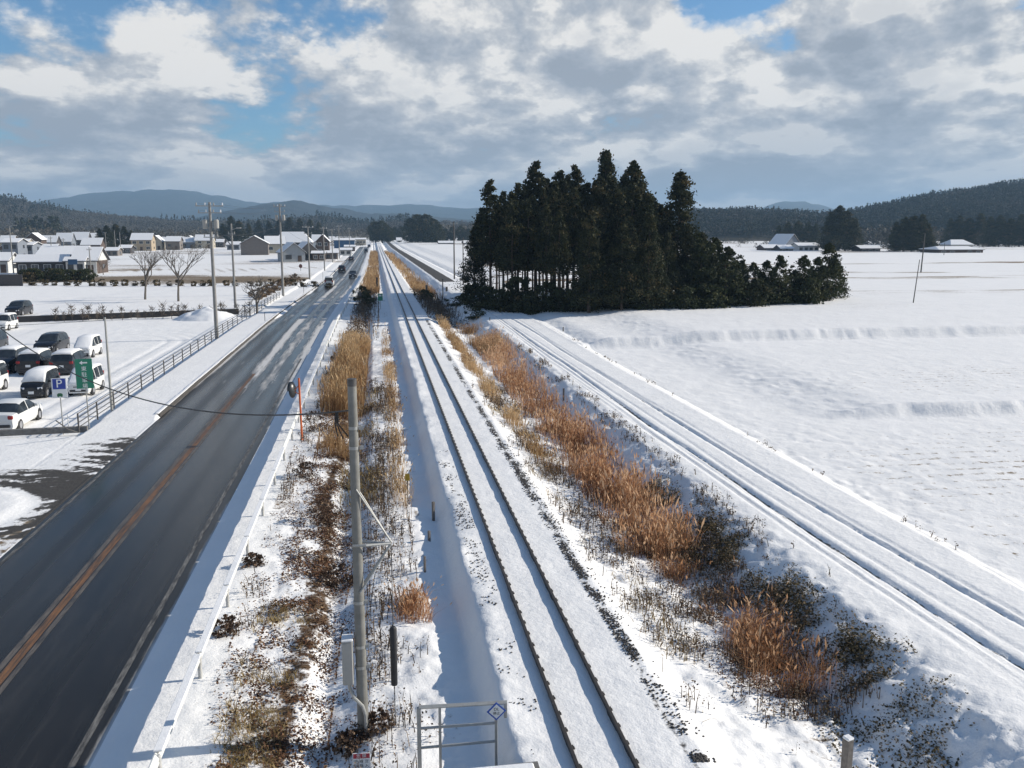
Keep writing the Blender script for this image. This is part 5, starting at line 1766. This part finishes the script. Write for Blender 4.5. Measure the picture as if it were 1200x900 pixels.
def drive(style, col, px, fy, away, label):
    x, y = at(px, fy, -.48)
    o = make_car(style, col, (), 'moving_car')
    S = STY[style]
    o.location = (x, y + S['L'] / 2, -.485); o.rotation_euler = (0, 0, 0 if away else T)
    return tag(o, label, 'car', DR)


drive('van', 'white', 385.5, 336, True, 'white van driving away in the left lane, nearest of the moving cars')
drive('suv', 'black', 400.5, 319, True, 'black car driving away in the left lane ahead of the white van')
drive('sedan', 'navy', 411.5, 305.5, True, 'dark car driving away farthest up the left lane')
drive('sedan', 'navy', 413.5, 325.5, False, 'dark car coming toward the camera in the right lane beside the black car')
drive('van', 'black', 429, 296, False, 'small dark van coming from far up the right lane')
drive('suv', 'black', 432.5, 290, False, 'tiny dark car where the road reaches the trees')


# ------------------------------------------------------------------ houses
def wallmat(name, col): return simple(name, col, .8, .1, 1.2, bump=.15)


WM = {'cream': wallmat('cream_wall', (.42, .38, .30)), 'white': wallmat('white_wall', (.55, .55, .53)), 'greybrown': wallmat('grey_brown_wall', (.17, .15, .135)), 'grey': wallmat('grey_metal_wall', (.33, .35, .36)),
      'brown': wallmat('brown_boards', (.085, .058, .045)), 'blue': wallmat('blue_sheet', (.04, .10, .19)), 'tan': wallmat('tan_wall', (.36, .29, .20)), 'dark': wallmat('dark_boards', (.05, .045, .045)), 'bluegrey': wallmat('blue_grey_wall', (.17, .19, .22))}


def house(px, fy, w, d, hwall, hroof, rz, wm, label, name='house', z0=-.15, wins=3, storeys=1, door=True, gable='x', snowy=True, roofc='eave', hip=0.0, cat='house', y_shift=0):
    """footprint w (across the view) x d; ridge along x ('x') or along depth ('y'); the front faces the camera"""
    x, y = at(px, fy, z0)
    root = empty(name, (x, y + d / 2, z0), rz)
    tag(root, label, cat)
    b = MB()
    if gable == 'x':
        b.box((0, 0, hwall / 2 - .15), (w, d, hwall + .3))
        for sx in (-1, 1):
            xx = sx * (w / 2 - .06)
            if hip == 0: b.add([(xx - .06, -d / 2, hwall), (xx - .06, d / 2, hwall), (xx - .06, 0, hwall + hroof), (xx + .06, -d / 2, hwall), (xx + .06, d / 2, hwall), (xx + .06, 0, hwall + hroof)],
                  [(0, 1, 2), (5, 4, 3), (0, 3, 4, 1), (1, 4, 5, 2), (2, 5, 3, 0)])
    else:
        b.box((0, 0, hwall / 2 - .15), (w, d, hwall + .3))
        for sy in (-1, 1):
            yy = sy * (d / 2 - .06)
            b.add([(-w / 2, yy - .06, hwall), (w / 2, yy - .06, hwall), (0, yy - .06, hwall + hroof), (-w / 2, yy + .06, hwall), (w / 2, yy + .06, hwall), (0, yy + .06, hwall + hroof)],
                  [(0, 1, 2), (5, 4, 3), (0, 3, 4, 1), (1, 4, 5, 2), (2, 5, 3, 0)])
    b.build('wall', WM[wm], root)
    ov = .55

    def roofslab(lift, th, shrink, nm, mat, par):
        r = MB()
        if gable == 'x':
            l = w / 2 + ov - shrink; hx = hip
            for sy in (-1, 1):
                e = sy * (d / 2 + ov - shrink); ez = hwall - hroof * ov / (d / 2) * .9
                pts = [(-l, e, ez), (l, e, ez), (l - hx, 0, hwall + hroof), (-l + hx, 0, hwall + hroof)]
                pts = [(p[0], p[1], p[2] + lift) for p in pts]
                r.add(pts + [(p[0], p[1], p[2] + th) for p in pts], [(0, 1, 2, 3), (7, 6, 5, 4), (0, 4, 5, 1), (1, 5, 6, 2), (2, 6, 7, 3), (3, 7, 4, 0)])
            if hip:
                for sx in (-1, 1):
                    ez = hwall - hroof * ov / (d / 2) * .9
                    e = d / 2 + ov - shrink
                    pts = [(sx * l, -e, ez), (sx * l, e, ez), (sx * (l - hx), 0, hwall + hroof)]
                    pts = [(p[0], p[1], p[2] + lift) for p in pts]
                    r.add(pts + [(p[0], p[1], p[2] + th) for p in pts], [(0, 1, 2), (5, 4, 3), (0, 3, 4, 1), (1, 4, 5, 2), (2, 5, 3, 0)])
        else:
            l = d / 2 + ov - shrink
            for sx in (-1, 1):
                e = sx * (w / 2 + ov - shrink); ez = hwall - hroof * ov / (w / 2) * .9
                pts = [(e, -l, ez), (e, l, ez), (0, l, hwall + hroof), (0, -l, hwall + hroof)]
                pts = [(p[0], p[1], p[2] + lift) for p in pts]
                r.add(pts + [(p[0], p[1], p[2] + th) for p in pts], [(0, 1, 2, 3), (7, 6, 5, 4), (0, 4, 5, 1), (1, 5, 6, 2), (2, 6, 7, 3), (3, 7, 4, 0)])
        return r.build(nm, mat, par)
    rf = roofslab(.02, .14, 0, 'roof', M[roofc], root)
    if snowy: roofslab(.165, .16, .06, 'snow_cover', M['snow'], rf)
    g = random.Random(int(px * 7 + fy))
    for s_ in range(storeys):
        zc = hwall * (s_ + .52) / storeys
        for k in range(wins):
            if wins == 0: break
            xx = -w / 2 + w * (k + .5) / wins
            if door and s_ == 0 and k == wins // 2:
                f = MB(); f.box((xx, -d / 2 - .03, 1.0), (1.2, .08, 2.0)); dr = f.build('door', WM['brown'], root)
                f = MB(); f.box((xx + .4, -d / 2 - .085, 1.0), (.06, .04, .2)); f.build('handle', M['steel'], dr)
                continue
            ww = min(1.7, w / wins * .55); wh = min(1.25, hwall / storeys * .5)
            f = MB(); f.box((xx, -d / 2 - .025, zc), (ww + .16, .06, wh + .16)); fr = f.build('window', M['sign_white'] if wm in ('brown', 'dark', 'tan', 'cream') else M['eave'], root)
            f = MB(); f.box((xx - ww / 4 - .01, -d / 2 - .062, zc), (ww / 2 - .03, .02, wh)); f.box((xx + ww / 4 + .01, -d / 2 - .062, zc), (ww / 2 - .03, .02, wh)); f.build('pane', M['window_glass'], fr)
        # a window on the sunny flank
        f = MB(); f.box((w / 2 + .025, d * .1, zc), (.06, 1.5, 1.1)); fr = f.build('window', M['eave'], root)
        f = MB(); f.box((w / 2 + .062, d * .1, zc), (.02, 1.35, .95)); f.build('pane', M['window_glass'], fr)
    return root


def mpp(fy, z0=-.15):      # metres per photo pixel at that foot row
    x, y = at(600, fy, z0)
    return math.hypot(x, y) / F * 1.01


def H(px0, px1, fy, py_eave, py_ridge, dep, wm, label, **k):
    m = mpp(fy)
    w = (px1 - px0) * m; hw = (fy - py_eave) * m; hr = (py_eave - py_ridge) * m
    return house((px0 + px1) / 2, fy, w * .92, dep, hw, max(hr, .6), k.pop('rz', 0.0), wm, label, **k)


# the long farm house on the left
fh_ = H(86, 114, 321, 305.5, 292, 9, 'white', 'white wing with a dark brown end wall at the right of the long farm house', wins=2, name='farm_house', door=True)
_w = 28 * mpp(321) * .92 / 2
b = MB(); b.box((_w + .03, 0, 1.45), (.06, 8.6, 3.0)); b.box((_w + .08, -2.0, 1.1), (.05, 1.6, 2.0)); b.build('boarded_end', WM['brown'], fh_)
H(46, 99, 317, 299, 290.5, 9, 'bluegrey', 'long farm house with a big snowy roof and small windows', wins=7, storeys=1, name='farm_house', door=True)
H(20, 78, 321, 307, 300.5, 5, 'dark', 'long low snowy-roofed shed in front of the farm house', wins=4, name='farm_shed', door=False)
H(78, 100, 321.5, 306, 303, 2.2, 'white', 'white-walled porch with blue sheet beside the brown gabled wing', wins=2, name='porch', door=False)
H(-12, 10, 320, 306, 298, 7, 'white', 'white building with a snowy roof cut by the left edge', wins=2)
H(4, 22, 305, 285, 281, 9, 'bluegrey', 'blue-grey tall shed with streaked walls at the left behind the farm house', wins=2, storeys=2, door=False)
H(22, 39, 304, 288, 285, 9, 'bluegrey', 'blue-grey flat building with a white end beside the tall shed', wins=2, storeys=2, door=False)
H(21, 33, 294, 284, 281, 8, 'cream', 'small cream upper house showing above the blue-grey flat building', wins=2)
H(30, 49, 293, 281, 274, 8, 'brown', 'brown gabled house with a snowy right slope behind the blue-grey buildings', gable='y', wins=2)
H(0, 16, 292, 284, 277, 8, 'tan', 'tan house with a snowy roof near the left edge far back', wins=2)
H(48, 66, 292, 284, 277, 8, 'dark', 'dark house under a broad snowy roof behind the slim poles', wins=2)
H(50, 66, 297, 290, 287, 6, 'cream', 'cream wall block behind the roof of the long farm house', wins=3)
H(66, 84, 291, 283, 274, 8, 'bluegrey', 'blue-grey house with a high snowy roof in the village', wins=2)
H(84, 103, 290, 281, 273, 8, 'dark', 'dark house with a wide snowy roof left of the cedar clump', wins=2)
H(96, 118, 296, 287, 280, 8, 'brown', 'brown house half hidden behind the long farm house ridge', wins=2)
H(103, 114, 289, 279, 274, 7, 'tan', 'little tan house beside the cedar clump', wins=1)
H(154, 178, 294, 281.5, 274.5, 9, 'tan', 'beige two-storey house with a snowy roof in the open field', wins=3, storeys=2)
H(176, 190, 293, 283, 277, 8, 'cream', 'cream gabled house joined to the beige two-storey house', gable='y', wins=2)
H(186, 200, 292, 283, 279, 7, 'bluegrey', 'blue-grey house between the beige house and the sheds', wins=2)
H(195, 211, 293, 283, 278, 8, 'greybrown', 'grey-brown shed with a snowy roof left of the cream house', wins=2)
H(212, 229, 291, 284, 279, 8, 'bluegrey', 'low house with a snow-white roof between shed and cream house', wins=2)
H(229, 250, 291, 282, 276, 8, 'cream', 'cream house with white windows left of the dark cedars', wins=2, storeys=2)
H(281, 314, 299, 286, 277.5, 10, 'greybrown', 'grey-brown gabled house with a snowy roof beside the road poles', gable='y', wins=0, rz=R(4), door=False)
H(310, 333, 297, 286, 278, 9, 'cream', 'cream house with a sloping snowy roof right of the grey-brown house', wins=2, rz=R(8))
H(320, 366, 293, 284, 273, 12, 'dark', 'large dark house under a wide hipped roof of snow', hip=4.5, wins=4)
H(326, 353, 307, 296, 286, 12, 'grey', 'grey barn with a pale gable facing the road', gable='y', wins=2, name='barn', rz=R(14), door=True)
H(344, 370, 305, 296, 285, 12, 'greybrown', 'dark-roofed barn with a snowy slope right behind the grey barn', gable='y', wins=1, name='barn', rz=R(14), snowy=True, door=False)
H(366, 381, 305.5, 297.5, 295.5, 6, 'brown', 'brown open garage between the barn and the poles', wins=2, name='garage', door=False)
H(381, 396, 304, 297, 295.5, 6, 'greybrown', 'low roadside shed with a snowy flat roof', wins=2, name='shed', door=False)
H(366, 376, 291, 283, 276, 8, 'white', 'white-gabled house behind the brown two-storey house', wins=1)
H(371, 386, 298, 283, 276, 9, 'brown', 'brown two-storey house with a stepped snowy roof', gable='y', wins=2, storeys=2)
H(391, 416, 291, 282, 280, 9, 'blue', 'blue sheet-walled shed beside the far road', wins=0, name='shed', door=False)
H(417, 429, 287, 281, 279.5, 14, 'cream', 'pale flat building at the far end of the road', wins=3, name='building', door=False)
H(514, 533, 287.5, 285, 283, 10, 'dark', 'long low shed with a bright snowy roof left of the grove', wins=3, name='shed', door=False)
H(543, 552, 288, 285, 282.5, 8, 'dark', 'small snowy-roofed shed at the left foot of the grove skyline', wins=1, name='shed', door=False)
for (a_, b_, f_, e_, r_, dp, wm_, lab_, gb_) in (
        (124, 138, 300, 294, 291, 7, 'greybrown', 'low grey-brown shed at the foot of the two close poles', 'x'), (140, 153, 297, 291, 288, 7, 'dark', 'dark shed between the two close poles and the beige house', 'x'),
        (163, 176, 287.5, 281, 277.5, 8, 'white', 'white house behind the roof of the beige two-storey house', 'y'), (200, 214, 288, 281.5, 278, 8, 'dark', 'dark far house above the low snow-white roof', 'x'),
        (216, 228, 287, 280.5, 277, 8, 'tan', 'tan far house behind the low snow-white roof', 'y'), (250, 262, 290, 284, 281, 7, 'dark', 'dark shed between the cream house and the dark cedars', 'x'),
        (266, 281, 293, 287, 284, 7, 'bluegrey', 'small blue-grey shed under the dark cedars left of the grey-brown house', 'x'), (398, 412, 299, 293.5, 291.5, 7, 'white', 'low white roadside shop before the blue shed', 'x'),
        (404, 416, 294, 289.5, 288, 7, 'brown', 'low brown roadside hut before the blue shed', 'x'), (0, 14, 300, 291, 287, 8, 'brown', 'brown house at the left edge above the white building', 'y'),
        (66, 78, 286, 280, 276.5, 7, 'tan', 'tan far house in the back row of the village', 'x'), (34, 46, 287, 280.5, 277, 7, 'white', 'white far house in the back row above the brown gable', 'x')):
    H(a_, b_, f_, e_, r_, dp, wm_, lab_, wins=2, gable=gb_, door=False)
# right: farmsteads
H(895, 915, 295.5, 291, 287.5, 9, 'brown', 'low brown farm shed with blue-white snow on its roof', wins=2, door=False, name='shed')
H(912, 938, 294, 287, 275.5, 11, 'bluegrey', 'farmhouse with a steep blue-shaded snowy roof', wins=3, gable='y', rz=R(20))
H(914, 930, 296, 291.5, 288, 7, 'dark', 'dark porch wing in front of the steep-roofed farmhouse', wins=2, door=False)
H(934, 961, 295.5, 288.5, 285.5, 8, 'white', 'long white barn with a snowy roof beside the tall cedars', wins=4, name='barn', door=False)
H(1007, 1033, 296.5, 291.5, 288.5, 8, 'dark', 'low long shed with a snowy roof between the cedar clumps', wins=3, name='shed', door=False)
H(1096, 1156, 298.5, 293, 290, 13, 'brown', 'wide brown house with a snowy lower roof and a blue wall panel', wins=5, hip=3.0)
H(1112, 1142, 294, 287, 282.0, 9, 'white', 'upper storey block with a snowy hipped roof rising behind the wide brown house', wins=4, hip=3.0, door=False)
H(851, 870, 280, 276.5, 274.5, 10, 'blue', 'far blue-shaded shed roof before the wooded hill', wins=2, door=False, name='shed')
H(874, 886, 280, 275, 272, 10, 'white', 'far little white house before the wooded hill', wins=1, door=False)
H(958, 966, 281, 270, 264, 10, 'bluegrey', 'far house with a white roof peeping left of the tall cedars', wins=1, door=False)
H(465, 471, 285, 282, 279, 8, 'white', 'tiny white house between the far tree clumps', wins=1, door=False)
# blue sheet over the porch and dark hoarding on the left
x0_, y0_ = at(88, 321.6, -.15); m_ = mpp(321.6)
b = MB(); b.box((0, 0, 0), (10 * m_, .08, 6 * m_)); o = b.build('blue_tarpaulin', WM['blue']); o.location = (x0_, y0_ - 1.0, -.15 + 14.5 * m_); tag(o, 'bright blue sheet hung on the porch of the long farm house', 'tarpaulin')
x0_, y0_ = at(-6, 335, -.12); x1_, y1_ = at(27, 335, -.12)
wall('hoarding', (x0_ - 12, y0_), (x1_, y1_), -.15, 2.1, .12, M['eave'], 'dark upright hoarding fence at the left edge in front of the village', 'fence', False)
# garden shrubs in front of the farm house
GS = [leaf_crown('garden_shrub', 2.0, 1.5, .1, 60, 22, 500 + i, .2, 'round', m) for i, m in enumerate(('evergreen', 'olive', 'evergreen'))]
for i in range(16):
    px = 28 + i * 5 + random.uniform(-1, 1)
    x, y = at(px, 328.5 + random.uniform(-1.5, 1.5), -.12)
    o = link('garden_shrub', GS[i % 3]); o.location = (x, y, -.15); o.scale = (1.0, 1.0, random.uniform(.7, 1.3))
    tag(o, 'olive garden shrub in the hedge before the long farm house', 'shrub', 'garden shrubs before the farm house')


# ------------------------------------------------------------------ hills
def ridge(name, dist, pts, depth, seed, mat, rough, back=1.0, label=None, foot=0.0):
    """pts: (photo column, photo row) of the crest at that distance; a real hill body with a front slope and a back slope"""
    pxs = np.array([p[0] for p in pts], float); pys = np.array([p[1] for p in pts], float)
    nu = 200; nv = 60
    u = np.linspace(pxs[0], pxs[-1], nu)
    crest = np.interp(u, pxs, pys)
    U, Vv = np.meshgrid(np.arange(nu), np.linspace(-1, 1.0, nv))
    tanu = (u - CX) / F
    D = dist + depth * Vv * np.where(Vv > 0, back, 1.0)
    X = (FW[0] * D + RT[0] * tanu[U] * dist * (1 + (D - dist) / dist * .6))
    Yc = (FW[1] * D + RT[1] * tanu[U] * dist * (1 + (D - dist) / dist * .6))
    hc = CAMZ + (HY - crest[U] + (fbm(u / 7.0, u * 0 + seed, seed + 2, 3)[U] - .5) * 2.6) / F * dist * 1.02
    prof = np.clip(1 - np.abs(Vv) ** 1.25, 0, 1) ** .85
    Z = foot - 2 + (hc - foot + 2) * prof
    nz = fbm(X / (dist * .05), Yc / (dist * .05), seed, 5) - .5
    Z = Z + nz * rough * np.clip(1 - np.abs(Vv), .15, 1) * np.sqrt(np.clip(np.abs(Vv) * 3 + .25, 0, 1))
    idx = np.arange(nu * nv).reshape(nv, nu)
    F_ = np.stack([idx[:-1, :-1], idx[:-1, 1:], idx[1:, 1:], idx[1:, :-1]], -1).reshape(-1, 4)
    me = np_mesh(name, np.stack([X, Yc, Z], -1).reshape(-1, 3), [F_], True)
    tag(link(name, me, mat), kind='structure')
    return X, Yc, Z, Vv


def hill_mat(name, lo, mid, hi_, scale):
    m, nt, b = mat_new(name)
    tc = N(nt, 'ShaderNodeTexCoord')
    n1 = N(nt, 'ShaderNodeTexNoise', i_Scale=scale, i_Detail=9.0, i_Roughness=.7)
    nt.links.new(tc.outputs['Object'], n1.inputs['Vector'])
    rp = ramp(nt, [(.35, lo), (.55, mid), (.72, hi_)])
    nt.links.new(n1.outputs['Fac'], rp.inputs['Fac']); nt.links.new(rp.outputs[0], b.inputs['Base Color'])
    b.inputs['Roughness'].default_value = .95; b.inputs['Specular IOR Level'].default_value = .1
    bp = N(nt, 'ShaderNodeBump', i_Strength=1.0, i_Distance=20.0)
    nt.links.new(n1.outputs['Fac'], bp.inputs['Height']); nt.links.new(bp.outputs[0], b.inputs['Normal'])
    return m


M['mountain'] = hill_mat('mountain_woods', (.022, .028, .026), (.04, .042, .038), (.085, .085, .085), .012)
M['hill_l'] = hill_mat('winter_wood_floor', (.07, .065, .055), (.12, .105, .085), (.30, .30, .30), .03)
M['hill_r'] = hill_mat('wooded_hill_floor', (.03, .034, .024), (.06, .055, .04), (.24, .24, .25), .03)
ridge('mountain', 5600, [(-160, 240), (-40, 238), (30, 240), (60, 238), (105, 231), (122, 229.5), (135, 229.8), (150, 226), (168, 227), (185, 224.5), (205, 225.5), (222, 224.8), (240, 227), (256, 230), (268, 230.5), (290, 237), (303, 238.5), (315, 240), (335, 239), (350, 241), (368, 242), (385, 244), (420, 243), (450, 242), (470, 240.5), (500, 241.5), (530, 245), (570, 246), (640, 250), (760, 250), (880, 250), (905, 239.5), (930, 238.5), (955, 243), (1000, 254), (1400, 262)], 1500, 7, M['mountain'], 60)
ridge('mountain', 3300, [(150, 262), (240, 256), (280, 248), (312, 241), (345, 236), (370, 240), (400, 246), (430, 250), (470, 252), (520, 256), (600, 262)], 700, 17, M['mountain'], 30)
X1, Y1, Z1, V1 = ridge('hill', 1500, [(-260, 222), (-120, 224), (0, 235), (30, 240), (60, 246), (100, 253), (150, 259), (200, 262), (250, 264), (300, 266), (340, 262), (375, 259), (410, 263), (440, 266), (470, 262), (540, 266), (600, 272)], 420, 27, M['hill_l'], 14)
X2, Y2, Z2, V2 = ridge('hill', 1050, [(640, 272), (720, 264), (800, 254), (840, 252), (880, 251), (920, 255), (955, 258), (985, 254), (1010, 249), (1060, 240), (1110, 231), (1160, 223), (1200, 219), (1280, 211), (1420, 207)], 330, 37, M['hill_r'], 9)


def forest(name, Xg, Yg, Zg, Vg, n, h0, h1, seed, mat, kind, keepf):
    """a wood of many small crowns on a hill slope, one mass"""
    g = np.random.default_rng(seed)
    nv, nu = Xg.shape
    n = int(n * 1.25)
    fi = g.uniform(0, nu - 1.001, n); fj = g.uniform(nv * .06, nv * .56, n)
    i, j = fi.astype(int), fj.astype(int); a, c = fi - i, fj - j
    L_ = lambda A: (A[j, i] * (1 - a) * (1 - c) + A[j, i + 1] * a * (1 - c) + A[j + 1, i] * (1 - a) * c + A[j + 1, i + 1] * a * c)
    x, y, z = L_(Xg), L_(Yg), L_(Zg)
    keep = keepf(x, y, g)
    x, y, z = x[keep], y[keep], z[keep]
    n = len(x)
    h = g.uniform(h0, h1, n) * (.7 + .6 * fbm(x / 40, y / 40, seed, 2))
    per = 14
    k = np.repeat(np.arange(n), per)
    t = g.random(n * per)
    if kind == 'cone':
        r = h[k] * .24 * (1 - t) ** .8; zz = h[k] * (.12 + .88 * t); ls = h[k] * .17
    else:
        r = h[k] * .34 * np.sqrt(np.clip(1 - (2 * t - .8) ** 2 * .8, .05, 1)); zz = h[k] * (.25 + .75 * t); ls = h[k] * .17
    ph = g.uniform(0, 6.28, n * per)
    P_ = np.stack([x[k] + np.cos(ph) * r * .8, y[k] + np.sin(ph) * r * .8, z[k] + zz], 1)
    ct = fbm(x / 60, y / 60, seed + 3, 3)
    V, F4, T = leaf_quads(P_, ls * g.uniform(.7, 1.3, n * per), np.clip((ct[k] - .5) * 1.1 + .42 + g.normal(0, .07, n * per) + g.normal(0, .06, n)[k], 0, 1), seed, 0)
    c_ = Cloud(); c_.add(V, F4, None, T)
    return tag(c_.build(name, mat), kind='stuff')


forest('hill_forest', X2, Y2, Z2, V2, 14000, 5, 10, 71, M['forest'], 'cone', lambda x, y, g: (fbm(x / 90, y / 90, 5, 3) > .36))
forest('hill_forest', X2, Y2, Z2, V2, 3500, 5, 8, 72, M['bare_forest'], 'round', lambda x, y, g: (fbm(x / 90, y / 90, 5, 3) < .47))
forest('hill_forest', X1, Y1, Z1, V1, 15000, 6, 9, 73, M['bare_forest'], 'round', lambda x, y, g: g.random(len(x)) < .9)
forest('hill_forest', X1, Y1, Z1, V1, 3000, 9, 16, 74, M['forest'], 'cone', lambda x, y, g: fbm(x / 130, y / 130, 8, 3) > .56)

# belts of small far trees on the valley floor
def belt(name, px0, px1, fy, ty, n, seed, mat, kind):
    g = np.random.default_rng(seed)
    c_ = Cloud()
    for q in range(n):
        px = g.uniform(px0, px1); f_ = fy + g.normal(0, .5)
        x, y = at(px, f_, 0.0)
        h = (height_at(x, y, ty) - 0) * g.uniform(.65, 1.1)
        m = 60
        t = g.random(m)
        r = h * (.26 * (1 - t) ** .8 if kind == 'cone' else .42 * np.sqrt(np.clip(1 - (2 * t - .8) ** 2, .05, 1)))
        ph = g.uniform(0, 6.28, m)
        P_ = np.stack([x + np.cos(ph) * r, y + np.sin(ph) * r, h * (.08 + .92 * t)], 1)
        V, F4, T = leaf_quads(P_, np.full(m, h * .13), np.clip(g.normal(g.uniform(.2, .7), .15, m), 0, 1), seed + q, 0)
        c_.add(V, F4, None, T)
    return tag(c_.build(name, mat), kind='stuff')


belt('far_wood', 155, 262, 284, 270, 70, 81, M['bare_forest'], 'round')
belt('far_wood', 0, 120, 285, 268, 90, 82, M['bare_forest'], 'round')
belt('far_wood', 20, 70, 283, 254, 26, 83, M['forest'], 'cone')
belt('far_wood', 395, 470, 281, 270, 46, 84, M['bare_forest'], 'round')
belt('far_wood', 505, 560, 281, 264, 44, 85, M['bare_forest'], 'round')
belt('far_wood', 810, 1000, 279, 258, 110, 86, M['forest'], 'cone')
belt('far_wood', 1000, 1110, 288, 266, 60, 87, M['bare_forest'], 'round')
belt('far_wood', 820, 900, 286, 279, 40, 88, M['bare_forest'], 'round')
belt('village_bushes', 0, 245, 292, 285.5, 90, 89, M['bare_forest'], 'round')
belt('village_bushes', 0, 150, 288, 279, 60, 90, M['forest'], 'round')
belt('village_bushes', 150, 300, 289.5, 284, 60, 91, M['forest'], 'round')
belt('village_bushes', 370, 425, 289, 282, 30, 92, M['bare_forest'], 'round')
belt('farm_bushes', 860, 1200, 291, 285, 80, 93, M['bare_forest'], 'round')

# ------------------------------------------------------------------ air
HAZE = True
if HAZE:
    hb_ = MB(); hb_.box((0, 3450, 130), (15000, 7700, 330))
    o = hb_.build('haze', None)
    m = bpy.data.materials.new('haze_air'); m.use_nodes = True
    nt_ = m.node_tree; nt_.nodes.clear()
    out = nt_.nodes.new('ShaderNodeOutputMaterial'); pv = nt_.nodes.new('ShaderNodeVolumePrincipled')
    pv.inputs['Color'].default_value = (.46, .72, 1.0, 1); pv.inputs['Density'].default_value = .00016; pv.inputs['Anisotropy'].default_value = .1
    nt_.links.new(pv.outputs[0], out.inputs['Volume'])
    o.data.materials.append(m)
    tag(o, kind='stuff')

# ------------------------------------------------------------------ render settings
sc.view_settings.view_transform = 'Standard'
sc.view_settings.look = 'None'
sc.view_settings.exposure = 0.20
sc.view_settings.gamma = 1.0
sc.cycles.use_denoising = True
sc.cycles.max_bounces = 6
sc.cycles.diffuse_bounces = 3
sc.cycles.volume_bounces = 0
